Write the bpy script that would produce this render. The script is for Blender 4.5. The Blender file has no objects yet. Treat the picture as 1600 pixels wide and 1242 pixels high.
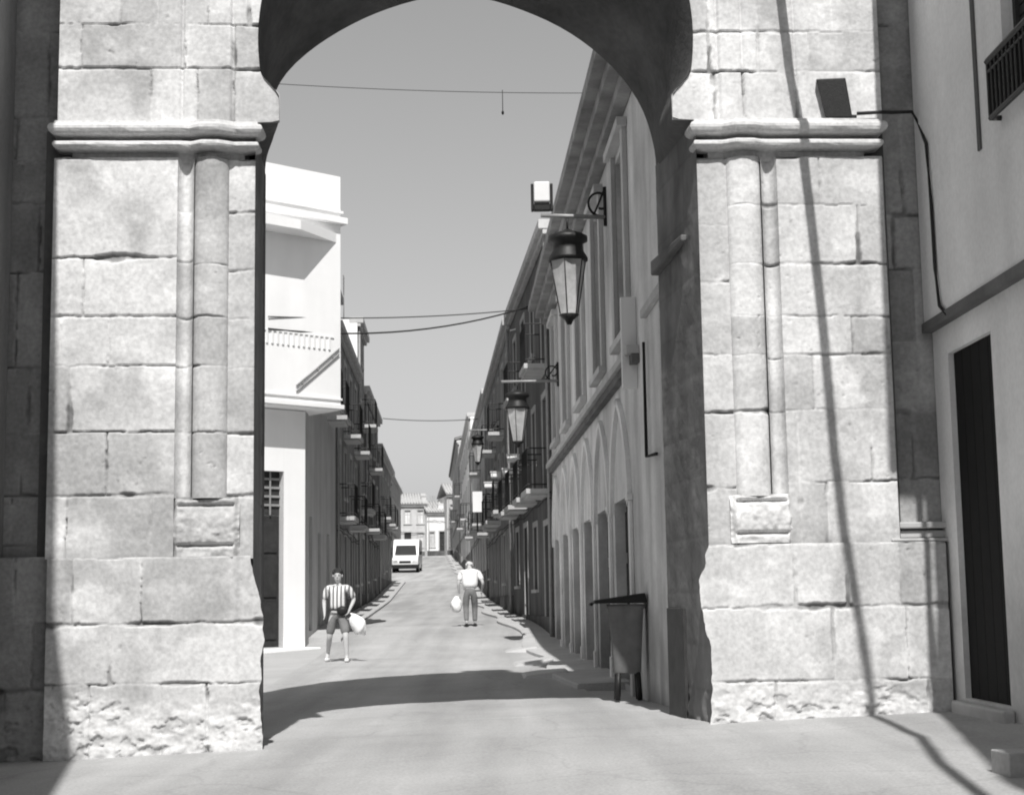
import bpy, bmesh, math, random
import numpy as np
from mathutils import Vector, Matrix
R = math.radians
rnd = random.Random(7)
scene = bpy.context.scene
col = scene.collection

# ------------------------------------------------------------------ camera
F = 2436.0
CAM = Vector((0, 0, 1.1))
CM = Matrix.Rotation(R(90 + 7.46), 3, 'X') @ Matrix.Rotation(R(-0.9), 3, 'Z')
cd = bpy.data.cameras.new('camera'); cam = bpy.data.objects.new('camera', cd); col.objects.link(cam)
cd.sensor_width = 36; cd.lens = 36 * F / 1600; cd.clip_start = .05; cd.clip_end = 3000
M4 = CM.to_4x4(); M4.translation = CAM; cam.matrix_world = M4
scene.camera = cam

def ray(px, py):
    return CM @ Vector(((px - 800) / F, (621 - py) / F, -1))
def onY(px, py, Y):
    d = ray(px, py); return CAM + d * (Y / d.y)
def onPlane(px, py, p, n):
    d = ray(px, py); return CAM + d * ((Vector(p) - CAM).dot(n) / d.dot(n))
def proj(P):
    q = CM.transposed() @ (Vector(P) - CAM); return 800 - F * q.x / q.z, 621 + F * q.y / q.z

# ------------------------------------------------------------------ tagging
def tag(o, label=None, cat=None, group=None, kind=None):
    if label: o['label'] = label
    if cat: o['category'] = cat
    if group: o['group'] = group
    if kind: o['kind'] = kind
    return o
def empty(name, loc, label, cat, group=None):
    o = bpy.data.objects.new(name, None); col.objects.link(o); o.location = loc; o.empty_display_size = .2
    return tag(o, label, cat, group)
def wloc(o):
    v = Vector(o.location)
    while o.parent: o = o.parent; v += Vector(o.location)
    return v

# ------------------------------------------------------------------ materials
MATS = {}
def mat(name, base, var=.12, scale=3.0, bump=.15, bscale=40, rough=.9, streak=0, attr=False, metal=0, spec=.2, bdist=.01, fine=0, damp=0):
    m = bpy.data.materials.new(name); m.use_nodes = True
    nt = m.node_tree; N = nt.nodes; L = nt.links
    b = N['Principled BSDF']; b.inputs['Roughness'].default_value = rough; b.inputs['Metallic'].default_value = metal
    b.inputs['Specular IOR Level'].default_value = spec
    tc = N.new('ShaderNodeTexCoord')
    n1 = N.new('ShaderNodeTexNoise'); n1.inputs['Scale'].default_value = scale; n1.inputs['Detail'].default_value = 8; n1.inputs['Roughness'].default_value = .62
    L.new(tc.outputs['Object'], n1.inputs['Vector'])
    mr = N.new('ShaderNodeMapRange'); mr.inputs['From Min'].default_value = .28; mr.inputs['From Max'].default_value = .72
    mr.inputs['To Min'].default_value = base * (1 - var); mr.inputs['To Max'].default_value = base * (1 + var)
    L.new(n1.outputs['Fac'], mr.inputs['Value'])
    out = mr.outputs['Result']
    def mul(a, bb):
        x = N.new('ShaderNodeMath'); x.operation = 'MULTIPLY'; L.new(a, x.inputs[0]); L.new(bb, x.inputs[1]); return x.outputs[0]
    if streak:
        mp = N.new('ShaderNodeMapping'); mp.inputs['Scale'].default_value = (1.1, 1.1, .16); L.new(tc.outputs['Object'], mp.inputs['Vector'])
        n2 = N.new('ShaderNodeTexNoise'); n2.inputs['Scale'].default_value = 1.6; n2.inputs['Detail'].default_value = 5; L.new(mp.outputs[0], n2.inputs['Vector'])
        m2 = N.new('ShaderNodeMapRange'); m2.inputs['From Min'].default_value = .35; m2.inputs['From Max'].default_value = .6
        m2.inputs['To Min'].default_value = 1 - streak; m2.inputs['To Max'].default_value = 1; L.new(n2.outputs['Fac'], m2.inputs['Value'])
        out = mul(out, m2.outputs['Result'])
    if fine:
        n3 = N.new('ShaderNodeTexNoise'); n3.inputs['Scale'].default_value = bscale * .8; n3.inputs['Detail'].default_value = 4; L.new(tc.outputs['Object'], n3.inputs['Vector'])
        m3 = N.new('ShaderNodeMapRange'); m3.inputs['From Min'].default_value = .3; m3.inputs['From Max'].default_value = .7
        m3.inputs['To Min'].default_value = 1 - fine; m3.inputs['To Max'].default_value = 1 + fine; L.new(n3.outputs['Fac'], m3.inputs['Value'])
        out = mul(out, m3.outputs['Result'])
    if damp:          # rising damp and splash dirt near the foot of a wall, blotches higher up
        sx = N.new('ShaderNodeSeparateXYZ'); L.new(tc.outputs['Object'], sx.inputs[0])
        n4 = N.new('ShaderNodeTexNoise'); n4.inputs['Scale'].default_value = .9; n4.inputs['Detail'].default_value = 6; L.new(tc.outputs['Object'], n4.inputs['Vector'])
        ad = N.new('ShaderNodeMath'); ad.operation = 'MULTIPLY_ADD'; ad.inputs[1].default_value = 3.2; L.new(n4.outputs['Fac'], ad.inputs[0])
        ng = N.new('ShaderNodeMath'); ng.operation = 'MULTIPLY'; ng.inputs[1].default_value = .55; L.new(sx.outputs['Z'], ng.inputs[0]); L.new(ng.outputs[0], ad.inputs[2])
        m4 = N.new('ShaderNodeMapRange'); m4.inputs['From Min'].default_value = 1.5; m4.inputs['From Max'].default_value = 2.6; m4.inputs['To Min'].default_value = 1 - damp; L.new(ad.outputs[0], m4.inputs['Value'])
        out = mul(out, m4.outputs['Result'])
    if attr:
        at = N.new('ShaderNodeAttribute'); at.attribute_name = 'tone'; out = mul(out, at.outputs['Fac'])
    L.new(out, b.inputs['Base Color'])
    if bump:
        nb = N.new('ShaderNodeTexNoise'); nb.inputs['Scale'].default_value = bscale; nb.inputs['Detail'].default_value = 6; L.new(tc.outputs['Object'], nb.inputs['Vector'])
        bp = N.new('ShaderNodeBump'); bp.inputs['Strength'].default_value = bump; bp.inputs['Distance'].default_value = bdist
        L.new(nb.outputs['Fac'], bp.inputs['Height']); L.new(bp.outputs['Normal'], b.inputs['Normal'])
    MATS[name] = m
    return m

STONE = mat('gate stone', .60, .13, 1.5, .3, 34, .92, attr=True, fine=.14, bdist=.006, streak=.10)
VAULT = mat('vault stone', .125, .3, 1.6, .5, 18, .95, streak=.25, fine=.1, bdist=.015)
JAMB = mat('dark jamb stone', .22, .3, 2.0, .4, 22, .95, streak=.25, attr=True, bdist=.01)  # darker base tone than the gate front
PLAST = mat('pale plaster', .56, .12, .9, .2, 30, .9, streak=.12, fine=.04)
BRIGHT = mat('fresh pale plaster', .84, .10, .9, .2, 30, .9, streak=.10, fine=.05, damp=.3)
SHADY = mat('stained plaster', .72, .18, 1.2, .25, 30, .9, streak=.3, fine=.06, damp=.45)
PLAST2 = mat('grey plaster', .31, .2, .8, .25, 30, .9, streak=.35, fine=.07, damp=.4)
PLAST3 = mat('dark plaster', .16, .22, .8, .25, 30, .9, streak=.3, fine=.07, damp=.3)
WHITE = mat('white limewash', .86, .04, .8, .12, 30, .9, streak=.05)
TRIM = mat('stone trim', .5, .12, 4, .2, 40, .9, streak=.12)
DWOOD = mat('dark wood', .045, .35, 6, .2, 60, .6)
GWOOD = mat('grey shutter paint', .045, .3, 5, .2, 50, .7, streak=.3)
GLASS = mat('window glass', .02, .2, 2, 0, 30, .08, spec=.5)
IRON = mat('black iron', .018, .3, 30, .2, 60, .5, metal=.2, spec=.4)
STEEL = mat('grey painted metal', .3, .15, 10, .1, 60, .45, metal=.1, spec=.4)
WIRE = mat('cable rubber', .03, .2, 20, 0, 60, .7)
TILE = mat('roof tile', .22, .25, 5, .4, 14, .9, bdist=.03)
ROADM = mat('worn pale asphalt', .385, .13, .45, .4, 60, .93, fine=.14, bdist=.008)
GROUNDM = mat('pale dusty ground', .395, .1, .7, .3, 50, .93, fine=.09, bdist=.008)
PAVE = mat('pavement concrete', .45, .12, 1.5, .3, 45, .92, fine=.08, bdist=.008)
SKIN = mat('skin', .48, .06, 8, 0, 40, .6)
HAIR = mat('dark hair', .03, .3, 60, .3, 90, .7)
PALEHAIR = mat('white hair', .55, .2, 60, .3, 90, .8)
CLOTHW = mat('white shirt cloth', .75, .06, 12, .25, 20, .9, bdist=.02)
CLOTHD = mat('dark trouser cloth', .19, .2, 12, .3, 16, .9, bdist=.02)
CLOTHG = mat('grey shorts cloth', .17, .15, 12, .3, 16, .9, bdist=.02)
NIGHT = mat('near black door paint', .006, .3, 8, .2, 40, .8)
DARKDOOR = mat('dark door paint', .022, .3, 6, .2, 50, .8)
BLACK = mat('black leather', .02, .2, 20, .2, 60, .5)
BAGM = mat('white plastic', .82, .03, 10, .5, 14, .4, bdist=.03)
CARW = mat('white car paint', .75, .02, 2, 0, 40, .25, spec=.5)
RUBBER = mat('tyre rubber', .02, .2, 20, .2, 60, .8)
FROST = mat('lantern glass', .62, .25, 7, .1, 20, .25, streak=.45, spec=.5)
LAMPW = mat('lamp white enamel', .8, .03, 6, 0, 40, .35)
# cracks, patches and tyre-worn lanes in the road surface
nt = ROADM.node_tree; b_ = nt.nodes['Principled BSDF']; src = b_.inputs['Base Color'].links[0].from_socket
tc_ = [n for n in nt.nodes if n.type == 'TEX_COORD'][0]
def _n(t, **k):
    n = nt.nodes.new(t)
    for a, v in k.items(): setattr(n, a, v)
    return n
wn = _n('ShaderNodeTexNoise'); wn.inputs['Scale'].default_value = 1.3; wn.inputs['Detail'].default_value = 4; nt.links.new(tc_.outputs['Object'], wn.inputs['Vector'])
mxv = _n('ShaderNodeMix', data_type='VECTOR'); mxv.inputs[0].default_value = .35; nt.links.new(tc_.outputs['Object'], mxv.inputs[4]); nt.links.new(wn.outputs['Color'], mxv.inputs[5])
vo = _n('ShaderNodeTexVoronoi', feature='DISTANCE_TO_EDGE'); vo.inputs['Scale'].default_value = .75; nt.links.new(mxv.outputs[1], vo.inputs['Vector'])
cr = _n('ShaderNodeMapRange'); cr.inputs['From Min'].default_value = .002; cr.inputs['From Max'].default_value = .012; cr.inputs['To Min'].default_value = .9; nt.links.new(vo.outputs['Distance'], cr.inputs['Value'])
mpx = _n('ShaderNodeMapping'); mpx.inputs['Scale'].default_value = (1.6, .10, 1); nt.links.new(tc_.outputs['Object'], mpx.inputs['Vector'])
ln = _n('ShaderNodeTexNoise'); ln.inputs['Scale'].default_value = .9; ln.inputs['Detail'].default_value = 5; nt.links.new(mpx.outputs[0], ln.inputs['Vector'])
lr = _n('ShaderNodeMapRange'); lr.inputs['From Min'].default_value = .35; lr.inputs['From Max'].default_value = .65; lr.inputs['To Min'].default_value = .82; lr.inputs['To Max'].default_value = 1.12; nt.links.new(ln.outputs['Fac'], lr.inputs['Value'])
sp = _n('ShaderNodeTexVoronoi'); sp.inputs['Scale'].default_value = 26; nt.links.new(tc_.outputs['Object'], sp.inputs['Vector'])
sr = _n('ShaderNodeMapRange'); sr.inputs['From Min'].default_value = .05; sr.inputs['From Max'].default_value = .22; sr.inputs['To Min'].default_value = .86; nt.links.new(sp.outputs['Distance'], sr.inputs['Value'])
for q in (cr, lr, sr):
    x = _n('ShaderNodeMath', operation='MULTIPLY'); nt.links.new(src, x.inputs[0]); nt.links.new(q.outputs[0], x.inputs[1]); src = x.outputs[0]
nt.links.new(src, b_.inputs['Base Color'])
# striped shirt
m = mat('striped shirt cloth', .6, .05, 12, .25, 20, .9, bdist=.02)
nt = m.node_tree; tcn = [n for n in nt.nodes if n.type == 'TEX_COORD'][0]
wv = nt.nodes.new('ShaderNodeTexWave'); wv.inputs['Scale'].default_value = 4.2; wv.bands_direction = 'X'; wv.inputs['Distortion'].default_value = .6
nt.links.new(tcn.outputs['Object'], wv.inputs['Vector'])
mm = nt.nodes.new('ShaderNodeMapRange'); mm.inputs['To Min'].default_value = .16; mm.inputs['To Max'].default_value = .72
mm.inputs['From Min'].default_value = .25; mm.inputs['From Max'].default_value = .6
nt.links.new(wv.outputs['Fac'], mm.inputs['Value']); nt.links.new(mm.outputs['Result'], nt.nodes['Principled BSDF'].inputs['Base Color'])
STRIPE = m

# ------------------------------------------------------------------ mesh builder (world coordinates)
class Fr:
    """plan frame: u along, w into, z up"""
    def __init__(s, o, U, W=None):
        s.o = Vector((o[0], o[1], 0)); s.U = Vector((U[0], U[1], 0)).normalized()
        s.W = Vector((W[0], W[1], 0)).normalized() if W else Vector((-s.U.y, s.U.x, 0))
    def p(s, u, w, z): return s.o + s.U * u + s.W * w + Vector((0, 0, z))
    def uv(s, P): d = Vector(P) - s.o; return d.dot(s.U), d.dot(s.W)
    def px(s, x, y, w=0):
        P = onPlane(x, y, s.o + s.W * w, s.W); return s.uv(P)[0], P.z

class MB:
    def __init__(s): s.v = []; s.f = []; s.sm = []
    def add(s, vs, fs, smooth=False):
        b = len(s.v); s.v += [tuple(p) for p in vs]; s.f += [tuple(b + i for i in f) for f in fs]; s.sm += [smooth] * len(fs); return s
    def quad(s, a, b, c, d): return s.add([a, b, c, d], [(0, 1, 2, 3)])
    def hexa(s, P): return s.add(P, [(0, 3, 2, 1), (4, 5, 6, 7), (0, 1, 5, 4), (1, 2, 6, 5), (2, 3, 7, 6), (3, 0, 4, 7)])
    def box(s, fr, u0, u1, w0, w1, z0, z1):
        return s.hexa([fr.p(u0, w0, z0), fr.p(u1, w0, z0), fr.p(u1, w1, z0), fr.p(u0, w1, z0), fr.p(u0, w0, z1), fr.p(u1, w0, z1), fr.p(u1, w1, z1), fr.p(u0, w1, z1)])
    def prism(s, pts, z0, z1):
        n = len(pts); z0 = z0 if hasattr(z0, '__len__') else [z0] * n; z1 = z1 if hasattr(z1, '__len__') else [z1] * n
        vs = [(p[0], p[1], z0[i]) for i, p in enumerate(pts)] + [(p[0], p[1], z1[i]) for i, p in enumerate(pts)]
        return s.add(vs, [tuple(range(n))[::-1], tuple(range(n, 2 * n))] + [(i, (i + 1) % n, n + (i + 1) % n, n + i) for i in range(n)])
    def tube(s, pts, r, n=8, cap=True, smooth=True):
        pts = [Vector(p) for p in pts]; rs = r if hasattr(r, '__len__') else [r] * len(pts)
        vs = []; up0 = None
        for i, p in enumerate(pts):
            t = (pts[min(i + 1, len(pts) - 1)] - pts[max(i - 1, 0)]).normalized()
            a = t.cross(Vector((0, 0, 1)) if abs(t.z) < .95 else Vector((1, 0, 0))).normalized()
            if up0 is not None and a.dot(up0) < 0: a = -a
            up0 = a; b = t.cross(a)
            for k in range(n):
                th = 2 * math.pi * k / n; vs.append(p + (a * math.cos(th) + b * math.sin(th)) * rs[i])
        fs = [(i * n + k, i * n + (k + 1) % n, (i + 1) * n + (k + 1) % n, (i + 1) * n + k) for i in range(len(pts) - 1) for k in range(n)]
        if cap: fs += [tuple(range(n))[::-1], tuple(range((len(pts) - 1) * n, len(pts) * n))]
        return s.add(vs, fs, smooth)
    def lathe(s, c, prof, n=16, smooth=True, rot=0):
        vs = []
        for r, z in prof:
            for k in range(n):
                th = 2 * math.pi * k / n + rot; vs.append((c[0] + r * math.cos(th), c[1] + r * math.sin(th), c[2] + z))
        m_ = len(prof)
        fs = [(i * n + k, i * n + (k + 1) % n, (i + 1) * n + (k + 1) % n, (i + 1) * n + k) for i in range(m_ - 1) for k in range(n)]
        fs += [tuple(range(n))[::-1], tuple(range((m_ - 1) * n, m_ * n))]
        return s.add(vs, fs, smooth)
    def ell(s, c, r, n=12, m_=8):
        prof = [(max(math.cos(a), .02), math.sin(a)) for a in [math.pi * (i / m_ - .5) for i in range(m_ + 1)]]
        b = MB().lathe((0, 0, 0), prof, n)
        return s.add([(c[0] + v[0] * r[0], c[1] + v[1] * r[1], c[2] + v[2] * r[2]) for v in b.v], b.f, True)
    def build(s, name, m, parent=None, bevel=0):
        me = bpy.data.meshes.new(name); o = bpy.data.objects.new(name, me); col.objects.link(o)
        off = Vector((0, 0, 0))
        if parent: o.parent = parent; off = wloc(parent)
        me.from_pydata([tuple(Vector(p) - off) for p in s.v], [], s.f)
        bm = bmesh.new(); bm.from_mesh(me); bmesh.ops.recalc_face_normals(bm, faces=bm.faces); bm.to_mesh(me); bm.free()
        me.polygons.foreach_set('use_smooth', s.sm); me.materials.append(m); me.update()
        if bevel:
            bv = o.modifiers.new('bevel', 'BEVEL'); bv.width = bevel; bv.segments = 2; bv.limit_method = 'ANGLE'
        return o
    def top(s, name, m, label, cat, group=None, bevel=0):
        """single-mesh top-level thing with its origin at its base"""
        P = np.array([tuple(p) for p in s.v]); c = Vector(((P[:, 0].min() + P[:, 0].max()) / 2, (P[:, 1].min() + P[:, 1].max()) / 2, P[:, 2].min()))
        s.v = [tuple(Vector(p) - c) for p in s.v]
        o = s.build(name, m, None, bevel); o.location = c
        return tag(o, label, cat, group)

def facade(mb, fr, u0, u1, z0, z1, holes, w=0.0, rev=.18):
    us = sorted({u0, u1} | {h[0] for h in holes} | {h[1] for h in holes}); zs = sorted({z0, z1} | {h[2] for h in holes} | {h[3] for h in holes})
    us = [u for u in us if u0 <= u <= u1]; zs = [z for z in zs if z0 <= z <= z1]
    for a, b in zip(us, us[1:]):
        for c, d in zip(zs, zs[1:]):
            if b - a < 1e-5 or d - c < 1e-5: continue
            um, zm = (a + b) / 2, (c + d) / 2
            if any(h[0] < um < h[1] and h[2] < zm < h[3] for h in holes): continue
            mb.quad(fr.p(a, w, c), fr.p(b, w, c), fr.p(b, w, d), fr.p(a, w, d))
    for h in holes:
        a, b, c, d = h[:4]; q = fr.p
        mb.quad(q(a, w, c), q(a, w, d), q(a, w + rev, d), q(a, w + rev, c)); mb.quad(q(b, w, c), q(b, w, d), q(b, w + rev, d), q(b, w + rev, c))
        mb.quad(q(a, w, d), q(b, w, d), q(b, w + rev, d), q(a, w + rev, d)); mb.quad(q(a, w, c), q(b, w, c), q(b, w + rev, c), q(a, w + rev, c))

# ------------------------------------------------------------------ numpy noise
def lattice(seed): return np.random.RandomState(seed).rand(257, 257)
LT = [lattice(i) for i in range(6)]
def vnoise(x, y, k=0):
    x = np.asarray(x, float) + 1000; y = np.asarray(y, float) + 1000
    xi = np.floor(x).astype(int); yi = np.floor(y).astype(int); fx = x - xi; fy = y - yi
    fx = fx * fx * (3 - 2 * fx); fy = fy * fy * (3 - 2 * fy); T = LT[k]
    a = T[xi % 256, yi % 256]; b = T[(xi + 1) % 256, yi % 256]; c = T[xi % 256, (yi + 1) % 256]; d = T[(xi + 1) % 256, (yi + 1) % 256]
    return a * (1 - fx) * (1 - fy) + b * fx * (1 - fy) + c * (1 - fx) * fy + d * fx * fy
def fbm(x, y, k=0, o=4):
    s = 0; a = .5; f = 1
    for i in range(o): s = s + a * vnoise(x * f, y * f, (k + i) % 6); a *= .5; f *= 2.03
    return s
def sstep(a, b, x): t = np.clip((x - a) / (b - a), 0, 1); return t * t * (3 - 2 * t)

# ------------------------------------------------------------------ ground
PY = [-60, 0, 8, 13.4, 20, 28, 33, 40, 48.7, 66, 100, 165, 400, 2000]
PZ = [-1.2, -.28, 0, 0, -.12, 0, .04, .46, .66, 1.15, 2.8, 6.05, 9, 9]
YY = np.arange(-60, 2001, .5); ZZ = np.interp(YY, PY, PZ); ker = np.ones(9) / 9
ZZ = np.convolve(np.pad(ZZ, 4, mode='edge'), ker, 'valid')
def gz(X, Y):
    c = np.interp(Y, [0, 10, 15, 22, 40], [.03, .035, .035, .01, 0]) * np.clip(X, -6, 6)
    return np.interp(Y, YY, ZZ) + c
def g(X, Y): return float(gz(np.float64(X), np.float64(Y)))

def np_mesh(name, V, nx, ny, m, parent=None, tone=None, smooth=True):
    """V: (ny*nx,3) grid"""
    off = np.array(wloc(parent)) if parent else np.zeros(3)
    me = bpy.data.meshes.new(name)
    i = np.arange((ny - 1) * (nx - 1)); r = i // (nx - 1); c = i % (nx - 1); a = r * nx + c
    Q = np.stack([a, a + 1, a + nx + 1, a + nx], 1).astype(np.int32)
    me.vertices.add(len(V)); me.vertices.foreach_set('co', (V - off).astype(np.float32).ravel())
    me.loops.add(Q.size); me.loops.foreach_set('vertex_index', Q.ravel())
    me.polygons.add(len(Q)); me.polygons.foreach_set('loop_start', np.arange(0, Q.size, 4, dtype=np.int32)); 
    me.update(calc_edges=True)
    me.polygons.foreach_set('use_smooth', np.full(len(Q), smooth))
    if tone is not None:
        at = me.attributes.new('tone', 'FLOAT', 'POINT'); at.data.foreach_set('value', tone.astype(np.float32).ravel())
    me.materials.append(m); me.validate()
    o = bpy.data.objects.new(name, me); col.objects.link(o)
    if parent: o.parent = parent
    return o
def sheet(name, m, xs_of_y, ys, nx, dz, rough=0.0, kind='structure'):
    ys = np.asarray(ys, float); V = []
    for y in ys:
        x0, x1 = xs_of_y(y); x = np.linspace(x0, x1, nx); V.append(np.stack([x, np.full(nx, y), gz(x, np.full(nx, y)) + dz + rough * (fbm(x * 2.2, np.full(nx, y) * 2.2, 1) - .47)], 1))
    o = np_mesh(name, np.concatenate(V), nx, len(ys), m); tag(o, kind=kind); return o
ysg = np.concatenate([np.arange(-60, 0, 4), np.arange(0, 70, .5), np.arange(70, 180, 3), np.geomspace(180, 2000, 20)])
def gx(y): return (-900, 900)
# broad terrain sheet (non-uniform across)
xs = np.concatenate([-np.geomspace(900, 12, 14), np.linspace(-11, 11, 45), np.geomspace(12, 900, 14)])
V = np.concatenate([np.stack([xs, np.full(len(xs), y), gz(xs, np.full(len(xs), y)) - .03], 1) for y in ysg])
tag(np_mesh('ground', V, len(xs), len(ysg), GROUNDM), kind='structure')
def XL(d): return -3.3 - .041 * d
def XR(d): return 2.33 - .04 * d if d < 35.7 else (.9 - .077 * (d - 35.7) if d < 48 else 2.57 - .055 * d)
def road_x(y):
    if y < 16: return (-7 + .15 * max(0, y - 6), 4.3)
    return (XL(y) + (.55 if y < 90 else -1.0), XR(y) - .55)
sheet('road', ROADM, road_x, np.concatenate([np.arange(-30, 4, 2), np.arange(4, 36, .12), np.arange(36, 166, 1.0)]), 130, .0, .022)

# ------------------------------------------------------------------ lamps of the sky
ALPHA, ELEV = R(-2.0), R(52)
sdir = Vector((-math.sin(ALPHA) * math.cos(ELEV), -math.cos(ALPHA) * math.cos(ELEV), math.sin(ELEV)))   # towards the sun
sl = bpy.data.lights.new('sun', 'SUN'); sl.energy = 5.0; sl.angle = R(.5); sl.color = (1, .985, .965)
so = bpy.data.objects.new('sun', sl); col.objects.link(so); so.rotation_euler = sdir.to_track_quat('Z', 'Y').to_euler(); so.location = (0, -20, 40)
wd = bpy.data.worlds.new('World'); scene.world = wd; wd.use_nodes = True; nt = wd.node_tree
sky = nt.nodes.new('ShaderNodeTexSky'); sky.sky_type = 'NISHITA'; sky.sun_disc = False; sky.sun_elevation = ELEV
sky.sun_rotation = math.atan2(sdir.x, sdir.y); sky.dust_density = 1.2; sky.air_density = 1.0; sky.ozone_density = 1.0
sep = nt.nodes.new('ShaderNodeSeparateColor'); nt.links.new(sky.outputs[0], sep.inputs[0])     # black-and-white film: blue-sensitive panchromatic response
m1 = nt.nodes.new('ShaderNodeMath'); m1.operation = 'MULTIPLY'; m1.inputs[1].default_value = .10; nt.links.new(sep.outputs[1], m1.inputs[0])
m2 = nt.nodes.new('ShaderNodeMath'); m2.operation = 'MULTIPLY_ADD'; m2.inputs[1].default_value = .90; nt.links.new(sep.outputs[2], m2.inputs[0]); nt.links.new(m1.outputs[0], m2.inputs[2])
nt.links.new(m2.outputs[0], nt.nodes['Background'].inputs['Color'])
nt.nodes['Background'].inputs['Strength'].default_value = .098
scene.view_settings.view_transform = 'Standard'; scene.view_settings.look = 'None'; scene.view_settings.exposure = 0
scene.cycles.filter_width = 2.0

# ================================================================== GATE
YAW = .055
GF = Fr((0, 13.4), (1, YAW))           # u right, w into depth
gate = empty('stone_gateway', (0, 13.4, 0), 'weathered pale stone town gate with a round arch, blocky piers and moulded imposts', 'gateway')
def U(x, y=500, w=0): return GF.px(x, y, w)[0]
def Z(x, y, w=0): return GF.px(x, y, w)[1]
def gpt(u, w, z): return GF.p(u, w, z)

def stone_zone(x0, x1, y0, y1, rows, wfun, edge=None, res=.0105, seed=0, rubble=None, ymap=None, cx=None, depth=.02, tonebase=1.0):
    """dense grid of a dressed stone surface. px coordinates of the photograph give the coursing; returns arrays"""
    xm = cx if cx is not None else (x0 + x1) / 2
    ua, ub = U(x0), U(x1); za, zb = Z(xm, y1), Z(xm, y0)      # y1 is lower in the picture
    nz = max(3, int((zb - za) / res)); nu = max(3, int(abs(ub - ua) / res))
    z = np.linspace(za, zb, nz)[:, None] * np.ones((1, nu)); t = np.linspace(0, 1, nu)[None, :] * np.ones((nz, 1))
    if edge:
        e0, e1 = edge(z[:, 0]); e0 = np.full(nz, ua) if e0 is None else e0; e1 = np.full(nz, ub) if e1 is None else e1
        u = e0[:, None] * (1 - t) + e1[:, None] * t
    else: u = ua + (ub - ua) * t
    rs = np.random.RandomState(seed + 11)
    tone = np.ones_like(u); d = np.full_like(u, 9.0); jw = np.ones_like(u)
    wob = (fbm(u * 9, z * 9, 2) - .47) * .03; wob2 = (fbm(u * 9 + 40, z * 9, 3) - .47) * .03
    for (ya, yb, xs_) in rows:
        zt, zl = Z(xm, ya), Z(xm, yb); inr = (z <= zt) & (z > zl)
        us_ = [-99] + [U(x) for x in xs_] + [99]
        for a, b in zip(us_, us_[1:]):
            blk = inr & (u >= a) & (u < b); tone[blk] *= rs.uniform(.80, 1.12)
        wr = rs.uniform(.5, 1.5)
        d = np.where((z < zt + .15) & (z > zt - .15), np.minimum(d, np.abs(z - zt + wob) / wr), d)
        for x in xs_:
            wv_ = rs.uniform(.5, 1.4); du = np.abs(u - U(x) + wob2) / wv_
            d = np.where(inr, np.minimum(d, du), d)
    jn = fbm(u * 3.2, z * 3.2, 4); w_j = .0035 + .013 * np.clip(jn - .3, 0, 1) * 2
    gap = sstep(.53, .62, fbm(u * 1.9 + seed * 3.1, z * 1.9 + 7, 2))
    w_j = w_j * (1 + .9 * gap); groove = 1 - sstep(w_j * .6, w_j * 1.35, d)
    deep = sstep(.36, .62, fbm(u * 2.1 + 9, z * 2.1, 1))
    rough = (fbm(u * 14, z * 14, 0, 5) - .47) * .008 + (fbm(u * 2.5, z * 2.5, 5) - .47) * .014
    pits = sstep(.66, .78, fbm(u * 22, z * 22, 3, 3)) * .010 * sstep(.42, .6, fbm(u * 1.7, z * 1.7, 2))
    w = wfun(u, z) + groove * (depth * (.2 + .8 * deep) + .016 * gap) - rough + pits
    tone = tone * (1 - .34 * groove * deep - .35 * groove * gap + .12 * groove * (1 - deep) * (1 - gap)) * (.80 + .42 * fbm(u * 3.5, z * 3.5, 1, 5)) * (1 - .25 * pits / .01)
    tone *= 1 - .22 * sstep(.54, .66, fbm(u * 1.3 + 20, z * .8 + seed, 3, 5))                       # weather stains
    mort = np.exp(-(d / .035) ** 2) * sstep(.5, .6, fbm(u * 2.6 + 13, z * 2.6, 5)) * (1 - groove); tone *= 1 + .16 * mort   # smeared mortar
    # mortar smears, lighter
    sm_ = sstep(.56, .66, fbm(u * 3.1 + 5, z * 4.2 + 2, 0)); tone *= 1 + .12 * sm_
    if rubble is not None:
        zr = rubble + (fbm(u * 3, u * 0 + 3, 2) - .47) * .35
        k = 1 - sstep(zr - .16, zr + .05, z)
        rb = fbm(u * 11, z * 15, 1, 5); vor = np.abs(fbm(u * 7 + 3, z * 9, 4) - .47)
        hole = sstep(.56, .66, fbm(u * 8 + 31, z * 13, 3, 5))
        w = w + k * (.005 + (.5 - rb) * .038 + hole * .018)
        tone = tone * (1 - k) + k * (1.06 + .35 * (rb - .45) - .22 * hole)
    return u, z, w, np.clip(tone * tonebase, .2, 1.5)
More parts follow.
